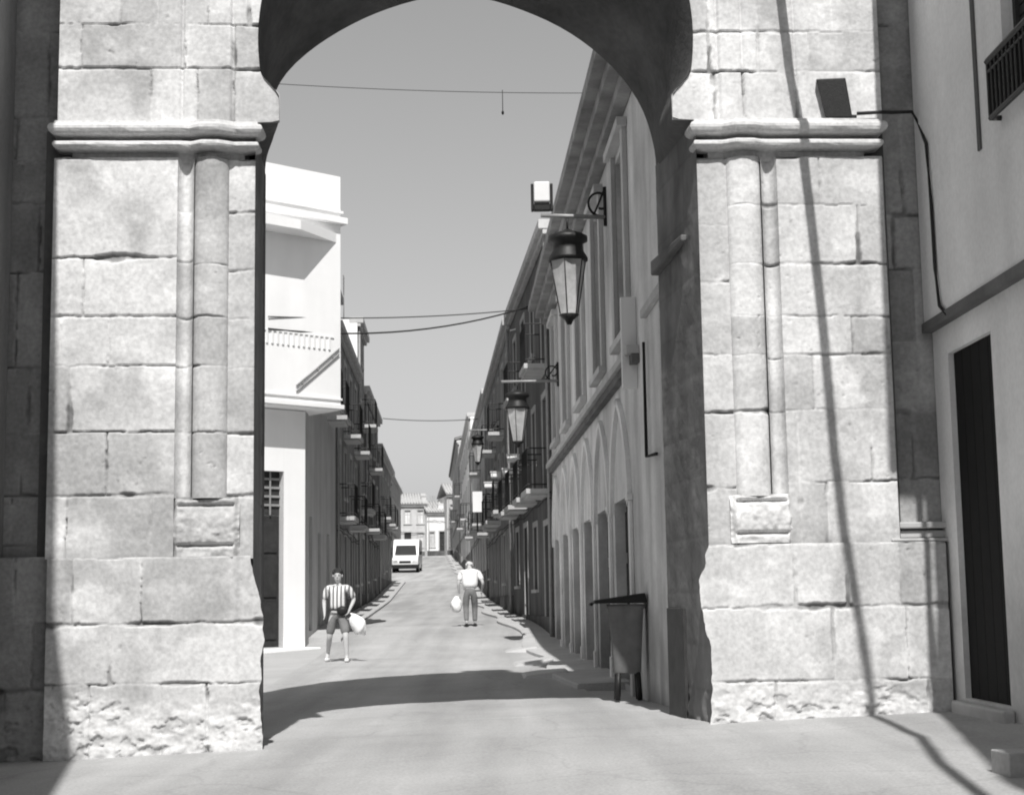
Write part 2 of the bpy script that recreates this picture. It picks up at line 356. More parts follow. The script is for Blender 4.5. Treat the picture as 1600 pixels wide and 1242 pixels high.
def zone_part(name, parent, zones, m=STONE):
    """join zones into one mesh"""
    Vs, Qs, Ts = [], [], []; b = 0
    for u, z, w, t in zones:
        ny, nx = u.shape
        P = np.array(GF.o)[None] + u.ravel()[:, None] * np.array(GF.U)[None] + w.ravel()[:, None] * np.array(GF.W)[None]; P[:, 2] = z.ravel()
        i = np.arange((ny - 1) * (nx - 1)); r = i // (nx - 1); c = i % (nx - 1); a = r * nx + c + b
        Qs.append(np.stack([a, a + 1, a + nx + 1, a + nx], 1)); Vs.append(P); Ts.append(t.ravel()); b += len(P)
    V = np.concatenate(Vs); Q = np.concatenate(Qs).astype(np.int32); T = np.concatenate(Ts)
    me = bpy.data.meshes.new(name); me.vertices.add(len(V)); me.vertices.foreach_set('co', (V - np.array(wloc(parent))).astype(np.float32).ravel())
    me.loops.add(Q.size); me.loops.foreach_set('vertex_index', Q.ravel()); me.polygons.add(len(Q)); me.polygons.foreach_set('loop_start', np.arange(0, Q.size, 4, dtype=np.int32))
    me.update(calc_edges=True); me.polygons.foreach_set('use_smooth', np.full(len(Q), True))
    at = me.attributes.new('tone', 'FLOAT', 'POINT'); at.data.foreach_set('value', T.astype(np.float32))
    me.materials.append(m); me.validate(); o = bpy.data.objects.new(name, me); col.objects.link(o); o.parent = parent
    return o

# arch curves in the picture
CX, CY, RAD = 743, 62, 340
def arch_front(n=90):
    pts = []
    for i in range(n + 1):
        th = math.pi * (1 + .08) - i / n * math.pi * (1 + .16)
        pts.append((CX + RAD * math.cos(th), CY - RAD * math.sin(th)))
    return pts
zone = {}
zI_L0, zI_L1 = Z(230, 248), Z(230, 190)      # impost bottom / top, left
zI_R0, zI_R1 = Z(1250, 246), Z(1250, 186)
def edge_arch(side):
    pts = [GF.px(x, y) for x, y in arch_front()]
    if side < 0: pp = [p for p in pts[:len(pts) // 2 + 1]]
    else: pp = [p for p in pts[len(pts) // 2:]][::-1]
    zz = np.array([p[1] for p in pp]); uu = np.array([p[0] for p in pp])
    def f(z):
        e = np.interp(z, zz, uu)
        zb = zz[0]; k = 1 - sstep(zb - .03, zb + .22, z)          # the springer blocks run in towards the impost
        return e - side * .13 * k * (1 if True else 0)
    return f, zz[-1]
fL, zapL = edge_arch(-1); fR, zapR = edge_arch(1)
zap = min(zapL, zapR) - .002
ZTOP = 9.0
GU = np.array([-6.2, -3.6, -3.3, -2.6, -2.0, -1.4, -.9, -.45, -.4, .35, .4, .8, 1.3, 1.9, 2.4, 5.2]); GZ = np.array([9.0, 9.0, 9.6, 12.0, 12.9, 13.5, 13.9, 14.1, 14.7, 14.7, 13.9, 13.2, 12.0, 10.4, 9.2, 9.0])
UCOL = np.unique(np.concatenate([np.linspace(-6.2, 5.2, 58), GU]))
def gtop(u): return float(np.interp(u, GU, GZ))
W0, WB = 0.0, 1.6
def flat(w0): return lambda u, z: np.full_like(u, w0)

# ---- left pier
rowsLu = [(-75, -22, [150, 230]), (-22, 38, [180, 240]), (38, 107, [118]), (107, 190, [231]),]
zones = []
inL = lambda z: (None, np.full_like(z, U(397)))
# upper wall, left half, up to just above the picture
def up_w_L(u, z):
    w = np.full_like(u, .0); 
    for x in (285, 363): w = w + .03 * np.exp(-((u - U(x, 100)) / .012) ** 2)
    return w + .035 * ((u > U(285, 100)) & (u < U(363, 100))) * 0 + .02 * sstep(U(360, 100), U(366, 100), u)
zUL = stone_zone(92, 400, -75, 191, [(-75, -22, [150, 230, 330]), (-22, 38, [180, 240, 320, 385]), (38, 107, [118, 285, 363]), (107, 192, [231, 305, 363])], up_w_L,
                 edge=lambda z: (np.full_like(z, U(92, 100)), fL(z)), seed=1, cx=250)
zones.append(zUL)
zones.append(stone_zone(79, 275, 246, 872, [(246, 402, []), (402, 494, [129]), (494, 571, [95, 170]), (571, 675, [111]), (675, 774, [170]), (774, 873, [110, 240])], flat(0), seed=2, cx=180, depth=.024))
def fil(u, z):
    a, b = U(275), U(300); t = (u - a) / (b - a); return .005 + .09 * np.sin(np.clip(t, 0, 1) * math.pi) ** .6
zones.append(stone_zone(275, 301, 246, 778, [(246, 330, []), (330, 408, []), (408, 495, []), (495, 572, []), (572, 675, []), (675, 778, [])], fil, seed=3))
zones.append(stone_zone(353, 397, 246, 872, [(246, 330, []), (330, 421, []), (421, 497, []), (497, 574, []), (574, 676, []), (676, 774, []), (774, 872, [])], flat(.055), seed=4))
zone_part('pier', gate, zones)
def colw(xa, xb, wc, r):
    a, b = U(xa), U(xb); c = (a + b) / 2; R_ = (b - a) / 2
    return lambda u, z: wc - np.sqrt(np.clip(1 - ((u - c) / R_) ** 2, 0, 1)) * r
zone_part('engaged_column', gate, [stone_zone(300, 356, 246, 778, [(246, 414, []), (414, 495, []), (495, 572, []), (572, 676, []), (676, 778, [])], colw(300, 356, .075, .12), seed=5, res=.008)])
def pedw(xa, xb, ya, yb, xm):
    a, b = U(xa), U(xb); zt, zb = Z(xm, ya), Z(xm, yb); c = (a + b) / 2
    def f(u, z):
        w = np.full_like(u, -.005)
        for q, dd in ((.14, .05), (.80, .05)):
            zc = zt + (zb - zt) * q; w = w + dd * np.exp(-((z - zc) / .014) ** 2) * (np.abs(u - c) < (b - a) * .42)
        w = w + .07 * sstep((b - a) * .40, (b - a) * .5, np.abs(u - c)) * (1 - .5 * sstep(.3, .6, fbm(u * 9, z * 9, 2)))
        w = w - .03 * np.exp(-((z - (zt + zb) / 2) / .16) ** 2)
        return w + (fbm(u * 12, z * 12, 1) - .47) * .05
    return f
zone_part('column_base', gate, [stone_zone(272, 376, 776, 871, [(776, 872, [])], pedw(272, 376, 776, 871, 320), seed=6)])
# plinth, with its worn inner edge
def edL(z):
    ys_ = [1185, 1150, 1080, 1000, 950, 925, 890, 868]; xs_ = [415, 415, 408, 414, 412, 408, 399, 397]
    zz = np.array([Z(405, y) for y in ys_]); uu = np.array([U(x) for x in xs_]); e = np.interp(z, zz, uu) + (fbm(z * 6, z * 0, 3) - .47) * .05
    return np.full_like(z, U(84)), e
def plw(u, z):
    w = np.full_like(u, -.035); c = U(366); w = w + .03 * np.exp(-((u - c) / .05) ** 2) 
    return w + .09 * sstep(.035, .0, np.abs(z - Z(200, 872)))*0
zone_part('plinth', gate, [stone_zone(84, 412, 870, 1185, [(870, 974, [124, 228]), (974, 1068, [182]), (1068, 1185, [150, 260, 330])], plw, edge=edL, seed=8, cx=240, rubble=Z(240, 1080), depth=.018)])
# recessed flank on the left, stone tone lowered to deepen its shade
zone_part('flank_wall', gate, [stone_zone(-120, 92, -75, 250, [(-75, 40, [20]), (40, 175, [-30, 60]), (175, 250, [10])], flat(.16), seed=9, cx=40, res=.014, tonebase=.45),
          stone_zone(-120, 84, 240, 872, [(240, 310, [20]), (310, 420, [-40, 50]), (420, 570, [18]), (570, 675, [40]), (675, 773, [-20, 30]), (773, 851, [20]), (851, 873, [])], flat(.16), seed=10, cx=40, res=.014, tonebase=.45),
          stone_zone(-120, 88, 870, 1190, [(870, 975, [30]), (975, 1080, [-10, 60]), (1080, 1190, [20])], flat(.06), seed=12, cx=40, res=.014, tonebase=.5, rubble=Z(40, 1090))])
# ---- right pier
zones = []
def up_w_R(u, z):
    w = np.full_like(u, 0.0)
    for x in (1122, 1160, 1242): w = w + .02 * np.exp(-((u - U(x, 100)) / .012) ** 2)
    return w + .02 * (1 - sstep(U(1120, 100), U(1126, 100), u))
zones.append(stone_zone(1080, 1374, -75, 187, [(-75, -10, [1140, 1250]), (-10, 50, [1122, 1200, 1320]), (50, 112, [1122, 1200, 1282]), (112, 188, [1128, 1175, 1260])], up_w_R,
             edge=lambda z: (fR(z), np.full_like(z, U(1374, 100))), seed=21, cx=1250))
zones.append(stone_zone(1222, 1390, 244, 850, [(244, 320, [1290]), (320, 412, [1347]), (412, 494, []), (494, 554, [1330]), (554, 640, [1268]), (640, 752, [1240, 1353]), (752, 851, [1240, 1281])], flat(0), seed=22, cx=1300, depth=.018))
zones.append(stone_zone(1097, 1144, 244, 852, [(244, 350, []), (350, 440, []), (440, 552, []), (552, 643, []), (643, 762, []), (762, 852, [])], flat(.055), seed=23, cx=1120))
def filR(u, z):
    a, b = U(1198), U(1222); t = (u - a) / (b - a); return .005 + .085 * np.sin(np.clip(t, 0, 1) * math.pi) ** .6
zones.append(stone_zone(1197, 1222, 244, 775, [(244, 320, []), (320, 412, []), (412, 494, []), (494, 560, []), (560, 643, []), (643, 775, [])], filR, seed=24))
zone_part('pier', gate, zones)
zone_part('engaged_column', gate, [stone_zone(1143, 1198, 244, 775, [(244, 320, []), (320, 412, []), (412, 494, []), (494, 554, []), (554, 643, []), (643, 775, [])], colw(1143, 1198, .075, .10), seed=25, res=.008)])
zone_part('column_base', gate, [stone_zone(1132, 1228, 772, 848, [(772, 849, [])], pedw(1132, 1228, 772, 848, 1180), seed=26)])
def edR(z):
    ys_ = [1150, 1110, 1060, 1010, 950, 905, 880, 848]; xs_ = [1088, 1090, 1094, 1096, 1080, 1078, 1090, 1096]
    zz = np.array([Z(1110, y) for y in ys_]); uu = np.array([U(x) for x in xs_]); e = np.interp(z, zz, uu) + (fbm(z * 6 + 4, z * 0, 3) - .47) * .05
    return e, np.full_like(z, U(1478, 900))
zone_part('plinth', gate, [stone_zone(1090, 1478, 848, 1150, [(848, 947, [1225, 1305, 1385]), (947, 1062, [1280, 1392]), (1062, 1150, [1190, 1300, 1420])], lambda u, z: np.full_like(u, -.035), edge=edR, seed=28, cx=1290, rubble=Z(1290, 1068), depth=.018)])
zone_part('flank_wall', gate, [stone_zone(1366, 1560, -75, 850, [(-75, 30, []), (30, 165, [1400]), (165, 330, [1430]), (330, 415, [1410]), (415, 530, [1440]), (530, 640, []), (640, 745, [1425]), (745, 851, [])], flat(.16), seed=29, cx=1420, res=.014, tonebase=.58)])  # right flank: shade also put into the stone tone
mb = MB(); zt = Z(1440, 815); zb_ = Z(1440, 846)
ua, ub = U(1392, 830), U(1560, 830)
for (w0, za, zb2) in ((.02, zt - .055, zt), (.06, zb_ + .035, zt - .07), (-.02, zb_ - .0, zb_ + .03)): mb.box(GF, ua, ub, w0, .18, za, zb2)
mb.build('ledge', TRIM, gate, .012)

# ---- imposts: a moulding swept along the pier front and into the passage
def sweep(name, path, prof, m, jitter=.004):
    n = len(path); k = len(prof); V = np.zeros((k * n, 3)); T = np.ones(k * n)
    P = [Vector((p[0], p[1])) for p in path]
    for i in range(n):
        t0 = (P[i] - P[max(i - 1, 0)]); t1 = (P[min(i + 1, n - 1)] - P[i])
        if t0.length < 1e-6: t0 = t1
        if t1.length < 1e-6: t1 = t0
        t0.normalize(); t1.normalize(); n0 = Vector((t0.y, -t0.x)); n1 = Vector((t1.y, -t1.x)); nn = (n0 + n1)
        nn = nn / max(.35, nn.dot(n0)) if nn.length > 1e-4 else n0
        for j, (p, z) in enumerate(prof):
            q = P[i] + nn * p; s_ = i * .07
            jj = (float(fbm(np.float64(i * .35), np.float64(j * .9), 2)) - .47) * jitter * 5
            V[j * n + i] = gpt(q.x, q.y + jj, z + jj * .6); T[j * n + i] = .93 + .22 * float(fbm(np.float64(i * .2), np.float64(j * .5), 1))
    return V, T, n, k
def densify(path, step=.05):
    out = []
    for a, b in zip(path, path[1:]):
        L_ = math.dist(a, b); m_ = max(1, int(L_ / step))
        out += [(a[0] + (b[0] - a[0]) * i / m_, a[1] + (b[1] - a[1]) * i / m_) for i in range(m_)]
    return out + [path[-1]]
def prof_imp(z0, z1):
    h = z1 - z0
    def arc(c, zc, r, rz, a0, a1, n=5): return [(c + r * math.cos(R(a0 + (a1 - a0) * i / n)), zc + rz * math.sin(R(a0 + (a1 - a0) * i / n))) for i in range(n + 1)]
    return [(-.05, z1), (.02, z1), (.075, z0 + h * .95)] + arc(.07, z0 + h * .74, .055, h * .15, 80, -70) + [(.02, z0 + h * .57), (-.06, z0 + h * .55), (-.06, z0 + h * .45)] + arc(.05, z0 + h * .33, .04, h * .10, 85, -80) + [(.0, z0 + h * .21), (-.07, z0 + h * .19), (-.07, z0 - .02)]
bkL, bkR = GF.px(413, 500, WB)[0], GF.px(1031, 500, WB)[0]
pathL = densify([(U(95), .16), (U(95), 0.0), (U(278), 0), (U(300), .02), (U(306), .0), (U(318), -.04), (U(338), -.04), (U(352), 0.0), (U(360), .03), (U(388), .03), (U(389), .15)], .05)
V, T, n, k = sweep('impost', pathL, prof_imp(zI_L0, zI_L1), STONE); np_mesh('impost', V, n, k, STONE, gate, T, smooth=False)
pathR = densify([(U(1105), .15), (U(1106), .03), (U(1140), .03), (U(1150), 0.0), (U(1160), -.035), (U(1182), -.035), (U(1195), 0.0), (U(1222), 0), (U(1374), 0), (U(1374), .16)], .05)
V, T, n, k = sweep('impost', pathR, prof_imp(zI_R0, zI_R1), STONE); np_mesh('impost', V, n, k, STONE, gate, T, smooth=False)

# ---- passage: jambs and vault, lofted from the front arch to the lower rear arch
rear_px = [(421, 190), (422, 160), (428, 138), (450, 108), (500, 66), (570, 27), (640, 2), (708, -11), (775, 1), (850, 29), (900, 56), (950, 96), (985, 136), (1008, 176), (1020, 215), (1025, 255)]
def resample(P, n):
    P = np.array(P); s_ = np.r_[0, np.cumsum(np.hypot(*np.diff(P, axis=0).T))]; t = np.linspace(0, s_[-1], n)
    return np.stack([np.interp(t, s_, P[:, 0]), np.interp(t, s_, P[:, 1])], 1)
frontA = [GF.px(x, y) for x, y in arch_front()]
frontA = [(U(397), zI_L1 - .01), (float(fL(np.array([zI_L1]))[0]), zI_L1)] + [(float(fL(np.array([p[1]]))[0]) if p[0] < 0 else float(fR(np.array([p[1]]))[0]), p[1]) if p[1] < zap else p for p in frontA] + [(float(fR(np.array([zI_R1]))[0]), zI_R1), (U(1097), zI_R1 - .01)]
rearA = np.array([GF.px(x, y, WB) for x, y in rear_px]); rearA = resample(rearA, 40); rk = np.pad(rearA, ((2, 2), (0, 0)), mode='edge'); rearA[2:-2] = (rk[:-4] + 2 * rk[1:-3] + 3 * rk[2:-2] + 2 * rk[3:-1] + rk[4:])[2:-2] / 9
rearA = np.concatenate([[(bkL, zI_L1 - .01)], rearA, [(bkR, min(zI_R1 - .01, rearA[-1][1] - .02))]])
nA = 120; fa = resample(frontA, nA); ra = resample(rearA, nA)
mj = 26
def loft(fa, ra, mj, seed, amp=.02):
    V = []; T = []
    for j in range(mj):
        t = j / (mj - 1); q = fa * (1 - t) + ra * t
        nz_ = (fbm(np.arange(len(q)) * .25, np.full(len(q), j * .3 + seed), 2) - .47) * amp * (0 if j in (0, mj - 1) else 1)
        for i, (a, z) in enumerate(q): V.append(tuple(gpt(a, WB * t + .0, z + nz_[i])))
        T += list(.8 + .4 * fbm(np.arange(len(q)) * .3, np.full(len(q), j * .4 + seed), 1))
    return np.array(V), np.array(T)
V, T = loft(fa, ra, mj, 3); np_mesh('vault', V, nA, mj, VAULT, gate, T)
def jamb(uf, ub, z0, z1, seed, sgn):
    nz = 220; nw = 44; z = np.linspace(z0, z1, nz)[:, None] * np.ones((1, nw)); t = np.ones((nz, 1)) * np.linspace(0, 1, nw)[None]
    rs = np.random.RandomState(seed); zc = z0; d = np.full_like(z, 9.); tone = np.ones_like(z)
    while zc < z1:
        h = rs.uniform(.38, .58); d = np.minimum(d, np.abs(z - zc)); tone[(z >= zc) & (z < zc + h)] *= rs.uniform(.94, 1.06)
        for q in (rs.uniform(.2, .5), rs.uniform(.55, .9)): d = np.where((z >= zc) & (z < zc + h), np.minimum(d, np.abs(t - q) * 1.6), d)
        zc += h
    gr = 1 - sstep(.006, .02, d)
    base = 1 - sstep(z0 + .3, z0 + .8, z)
    off = gr * .002 + (fbm(t * 14, z * 9, 2) - .47) * (.012 + .06 * base)
    off *= sstep(0, .06, t)
    u = uf + (ub - uf) * t + sgn * off
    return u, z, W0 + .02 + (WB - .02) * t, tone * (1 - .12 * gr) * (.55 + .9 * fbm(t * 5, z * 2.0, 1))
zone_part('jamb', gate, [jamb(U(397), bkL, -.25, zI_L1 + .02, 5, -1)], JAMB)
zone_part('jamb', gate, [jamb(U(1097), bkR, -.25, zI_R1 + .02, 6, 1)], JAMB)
jl = Fr((GF.p(U(1097), 0, 0).x, GF.p(U(1097), 0, 0).y), (GF.p(bkR, WB, 0) - GF.p(U(1097), 0, 0)).xy); JL = (GF.p(bkR, WB, 0) - GF.p(U(1097), 0, 0)).length
mb = MB(); zj = Z(1092, 352); mb.hexa([jl.p(.35, .03, zj - .06), jl.p(JL, -.03, zj - .12), jl.p(JL, .08, zj - .12), jl.p(.35, .08, zj - .06), jl.p(.35, .02, zj), jl.p(JL, -.05, zj + .03), jl.p(JL, .08, zj + .03), jl.p(.35, .08, zj)])
mb.build('jamb_ledge', PLAST3, gate, .015)
# dark recessed doorway at the inner end of the right jamb
a = GF.p(bkR - .02, WB - .1, 0)
dj = Fr((GF.p(U(1097) + (bkR - U(1097)) * .55, WB * .55, 0).x, GF.p(U(1097) + (bkR - U(1097)) * .55, WB * .55, 0).y), (GF.p(bkR, WB, 0) - GF.p(U(1097), 0, 0)).xy)
mb = MB(); mb.box(dj, .02, .66, -.012, .03, .0, 1.02)
mb.build('side_door', DWOOD, gate, .008)

# returns of the projecting piers
mb = MB()
for x, za, zb2 in ((79, Z(80, 872), zI_L0), (1391, Z(1390, 850), zI_R0), (92, zI_L1, Z(92, -75)), (1374, zI_R1, Z(1374, -75))):
    u_ = U(x, 500 if x in (79, 1391) else 100); mb = MB(); mb.quad(gpt(u_, 0, za), gpt(u_, .17, za), gpt(u_, .17, zb2), gpt(u_, 0, zb2)); mb.build('pier_return', TRIM, gate)
# ---- hidden mass of the gate: core, rear face, wall above
mb = MB()
UL, UR = -6.2, 5.2
mb.quad(gpt(UL, .3, -.3), gpt(U(92), .3, -.3), gpt(U(92), .3, ZTOP), gpt(UL, .3, ZTOP))
def half(curve, side, w, u_out, zlo):
    pts = [p for p in curve]; i = max(range(len(pts)), key=lambda q: pts[q][1]); arm = pts[:i + 1] if side < 0 else pts[i:][::-1]
    arm = [(arm[0][0], zlo)] + list(arm)
    for a, b in zip(arm, arm[1:]): mb.quad(gpt(u_out, w, a[1]), gpt(a[0], w, a[1]), gpt(b[0], w, b[1]), gpt(u_out, w, b[1]))
    return arm[-1][1]
zr = half([tuple(p) for p in ra], -1, WB, UL, -.3); half([tuple(p) for p in ra], 1, WB, UR, -.3)
for a, b in zip(UCOL, UCOL[1:]): mb.quad(gpt(a, WB, zr), gpt(b, WB, zr), gpt(b, WB, gtop(b)), gpt(a, WB, gtop(a))); mb.quad(gpt(a, .3, gtop(a)), gpt(b, .3, gtop(b)), gpt(b, WB, gtop(b)), gpt(a, WB, gtop(a)))
mb.quad(gpt(UL, .3, -.3), gpt(UL, WB, -.3), gpt(UL, WB, ZTOP), gpt(UL, .3, ZTOP)); mb.quad(gpt(UR, .3, -.3), gpt(UR, WB, -.3), gpt(UR, WB, ZTOP), gpt(UR, .3, ZTOP))
mb.quad(gpt(U(1380), .3, -.3), gpt(UR, .3, -.3), gpt(UR, .3, ZTOP), gpt(U(1380), .3, ZTOP))
# solid core behind the two dressed faces
for a, b, zt_ in ((U(60), U(385), zI_L1), (U(1112), U(1400), zI_R1)): mb.box(GF, a, b, .14, WB - .05, -.3, zt_ - .05)
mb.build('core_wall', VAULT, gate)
# front of the wall above the picture
zu = Z(250, -75) - .02
mb = MB()
zzs = [zu] + [p[1] for p in fa[:nA // 2] if p[1] > zu + .01]
zzs = sorted(zzs)
for a, b in zip(zzs, zzs[1:]):
    la, lb = float(fL(np.array([a]))[0]), float(fL(np.array([b]))[0]); r_a, r_b = float(fR(np.array([a]))[0]), float(fR(np.array([b]))[0])
    mb.quad(gpt(UL, .0, a), gpt(la, 0, a), gpt(lb, 0, b), gpt(UL, 0, b)); mb.quad(gpt(r_a, 0, a), gpt(UR, 0, a), gpt(UR, 0, b), gpt(r_b, 0, b))
for a, b in zip(UCOL, UCOL[1:]): mb.quad(gpt(a, 0, zzs[-1]), gpt(b, 0, zzs[-1]), gpt(b, 0, gtop(b)), gpt(a, 0, gtop(a))); mb.quad(gpt(a, 0, gtop(a)), gpt(b, 0, gtop(b)), gpt(b, .3, gtop(b)), gpt(a, .3, gtop(a)))
mb.build('upper_wall', TRIM, gate)

# floodlight on the impost and its cable
fl = empty('floodlight', gpt(U(1305, 180), -.02, zI_R1), 'dark rectangular floodlight box tilted on the right-hand impost ledge', 'floodlight')
ufl = U(1304, 160); mb = MB()
P = []
for w in (-.075, .02):
    for (x, y) in ((1290, 184), (1332, 184), (1321, 122), (1275, 124)):
        u_, z_ = GF.px(x, y, w); P.append(gpt(u_, w, z_))
mb.hexa(P); mb.build('lamp_box', IRON, fl, .008)
mb = MB(); mb.box(GF, ufl - .05, ufl + .18, -.06, .03, zI_R1 - .01, zI_R1 + .02); mb.build('foot', IRON, fl, .004)

# ================================================================== generic houses
def window(parent, fr, h, shutter=False, w=.13, mframe=TRIM, glass=None):
    a, b, c, d = h
    mb = MB(); t = .06
    mb.box(fr, a, a + t, w - .03, w + .04, c, d); mb.box(fr, b - t, b, w - .03, w + .04, c, d)
    mb.box(fr, a + t, b - t, w - .03, w + .04, d - t, d); mb.box(fr, a + t, b - t, w - .03, w + .04, c, c + t)
    um = (a + b) / 2; mb.box(fr, um - .03, um + .03, w - .025, w + .035, c + t, d - t)
    mb.box(fr, a + t, um - .03, w - .02, w + .03, c + (d - c) * .68, c + (d - c) * .68 + .05); mb.box(fr, um + .03, b - t, w - .02, w + .03, c + (d - c) * .68, c + (d - c) * .68 + .05)
    o = mb.build('window', mframe, parent)
    mp = MB()
    if shutter:
        n = max(4, int((d - c) / .09))
        for i in range(n):
            z0 = c + t + (d - c - 2 * t) * i / n; z1 = c + t + (d - c - 2 * t) * (i + .82) / n
            mp.box(fr, a + t, b - t, w + .0, w + .02 + .02 * (i % 2), z0, z1)
        mp.build('shutter', GWOOD, o)
    else:
        mp.box(fr, a + t, b - t, w + .005, w + .02, c + t, d - t); mp.build('pane', glass or GLASS, o)
    return o
def door(parent, fr, h, w=.14, m=DWOOD):
    a, b, c, d = h; mb = MB()
    mb.box(fr, a, b, w, w + .05, c, d)
    um = (a + b) / 2
    for (x0, x1) in ((a + .08, um - .04), (um + .04, b - .08)):
        for (q0, q1) in ((.06, .34), (.38, .66), (.72, .95)): mb.box(fr, x0, x1, w - .03, w + .01, c + (d - c) * q0, c + (d - c) * q1)
    o = mb.build('door', m, parent, .006)
    mh = MB(); P = fr.p(um + .05, w - .05, c + 1.05); mh.ell(P, (.03, .03, .03), 8, 6); mh.build('handle', STEEL, o)
    return o
def balcony(parent, fr, a, b, z, proj_=.55, h=.95):
    mb = MB(); mb.box(fr, a, b, -proj_, -.002, z - .12, z); mb.box(fr, a + .05, b - .05, -proj_ + .06, -.002, z - .17, z - .12)
    o = mb.build('balcony', TRIM, parent, .01)
    mr = MB(); e = -proj_ + .04
    for zz in (z + h, z + .1):
        mr.tube([fr.p(a + .03, -.01, zz), fr.p(a + .03, e, zz), fr.p(b - .03, e, zz), fr.p(b - .03, -.01, zz)], .018, 6, smooth=False)
    n = max(4, int((b - a) / .13))
    for i in range(n + 1):
        u = a + .03 + (b - a - .06) * i / n; mr.tube([fr.p(u, e, z), fr.p(u, e, z + h)], .009, 5, smooth=False)
    for q in (.33, .66):
        for u in (a + .03, b - .03): mr.tube([fr.p(u, e * q, z), fr.p(u, e * q, z + h)], .009, 5, smooth=False)
    mr.build('railing', IRON, o)
    return o
def house(name, P0, P1, side, zt, m, label, bays, floors, depth=8, balc=(), shut=.5, roof='flat', seed=0, doorbays=(0,), trim=TRIM, cat='house', group=None, endm=None, glass=None, tilem=None):
    """street front from P0 (near) to P1 (far); side=+1 house on the right"""
    rs = random.Random(seed); Uv = Vector((P1[0] - P0[0], P1[1] - P0[1])); L_ = Uv.length; Uv.normalize()
    W = Vector((Uv.y, -Uv.x)) * (1 if side > 0 else -1)
    fr = Fr(P0, Uv, W); zb = min(g(*P0), g(*P1)) - .5
    root = empty(name, (P0[0], P0[1], g(*P0)), label, cat, group)
    holes = []; kinds = []
    bw_ = L_ / bays; g0 = g((P0[0] + P1[0]) / 2, (P0[1] + P1[1]) / 2)
    fh = (zt - g0 - .5) / floors
    for f in range(floors):
        for b in range(bays):
            um = (b + .5) * bw_; wd_ = rs.uniform(.9, 1.15) * min(1.0, bw_ / 2); gg = g(P0[0] + Uv.x * um, P0[1] + Uv.y * um)
            if f == 0:
                if b in doorbays: h = (um - wd_ * .55, um + wd_ * .55, gg + .12, gg + 2.6); kd = 'door'
                else: h = (um - wd_ * .5, um + wd_ * .5, gg + .95, gg + 2.55); kd = 'win'
            else:
                z0 = g0 + fh * f + .25
                if (f, b) in balc: h = (um - wd_ * .5, um + wd_ * .5, z0 + .02, z0 + 2.25); kd = 'bal'
                else: h = (um - wd_ * .48, um + wd_ * .48, z0 + .75, z0 + 2.2); kd = 'win'
            if h[3] > zt - .35: h = (h[0], h[1], h[2], zt - .35)
            holes.append(h); kinds.append((kd, f, b))
    mb = MB(); facade(mb, fr, 0, L_, zb, zt, holes)
    mb.quad(fr.p(0, 0, zb), fr.p(0, depth, zb), fr.p(0, depth, zt), fr.p(0, 0, zt)); mb.quad(fr.p(L_, 0, zb), fr.p(L_, depth, zb), fr.p(L_, depth, zt), fr.p(L_, 0, zt))
    mb.quad(fr.p(0, depth, zb), fr.p(L_, depth, zb), fr.p(L_, depth, zt), fr.p(0, depth, zt)); mb.quad(fr.p(0, 0, zt), fr.p(L_, 0, zt), fr.p(L_, depth, zt), fr.p(0, depth, zt))
    mb.build('wall', m, root)
    if endm: mb = MB(); mb.quad(fr.p(-.012, .0, zb), fr.p(-.012, depth, zb), fr.p(-.012, depth, zt - .01), fr.p(-.012, .0, zt - .01)); mb.build('end_wall', endm, root)
    mb = MB(); mb.box(fr, -.02, L_ + .02, -.22, .3, zt - .14, zt + .08); mb.box(fr, .0, L_, -.12, -.003, zt - .26, zt - .14); mb.build('cornice', trim, root, .015)
    mb = MB(); mb.box(fr, .01, L_ - .01, -.035, -.003, zb, g0 + .55 if abs(g(*P0) - g(*P1)) < .4 else max(g(*P0), g(*P1)) + .1); mb.build('base_course', PLAST3, root)
    if roof == 'tile':
        mb = MB(); zr = zt + .085
        P = [fr.p(-.1, -.35, zr), fr.p(L_ + .1, -.35, zr), fr.p(L_ + .1, depth / 2, zr + 1.3), fr.p(-.1, depth / 2, zr + 1.3)]; T_ = [p + Vector((0, 0, .12)) for p in P]
        mb.hexa(P + T_); P = [fr.p(-.1, depth / 2 + .002, zr + 1.3), fr.p(L_ + .1, depth / 2 + .002, zr + 1.3), fr.p(L_ + .1, depth + .3, zr), fr.p(-.1, depth + .3, zr)]; mb.hexa(P + [p + Vector((0, 0, .12)) for p in P])
        n = int(L_ / .3)
        for i in range(n):
            u = i * .3; mb.tube([fr.p(u, -.38, zr + .13), fr.p(u, depth / 2, zr + 1.43)], .07, 6)
        mb.build('roof', tilem or TILE, root)
    for h, (kd, f, b) in zip(holes, kinds):
        if kd == 'door': door(root, fr, h)
        else: window(root, fr, h, rs.random() < shut or kd == 'bal' and rs.random() < .7, glass=glass)
        if kd == 'bal': balcony(root, fr, h[0] - .3, h[1] + .3, h[2] - .02)
        ms = MB(); ms.box(fr, h[0] - .14, h[1] + .14, -.03, -.002, h[3], h[3] + .14); ms.box(fr, h[0] - .13, h[0], -.025, -.002, h[2], h[3]); ms.box(fr, h[1], h[1] + .13, -.025, -.002, h[2], h[3])
        if kd == 'win': ms.box(fr, h[0] - .16, h[1] + .16, -.09, -.002, h[2] - .08, h[2])
        ms.build('surround', trim, root)
    for q in range(2 if L_ > 8 else 1):
        u_ = L_ * rs.uniform(.12, .88); w_ = rs.uniform(.5, 1.6); h_ = rs.uniform(.6, 1.3); mb = MB(); zr_ = zt + (.1 if roof == 'flat' else .35)
        mb.box(fr, u_, u_ + .55, w_, w_ + .5, zr_ - .3, zr_ + h_); mb.box(fr, u_ - .06, u_ + .61, w_ - .06, w_ + .56, zr_ + h_ + .001, zr_ + h_ + .09); mb.build('chimney', m, root)
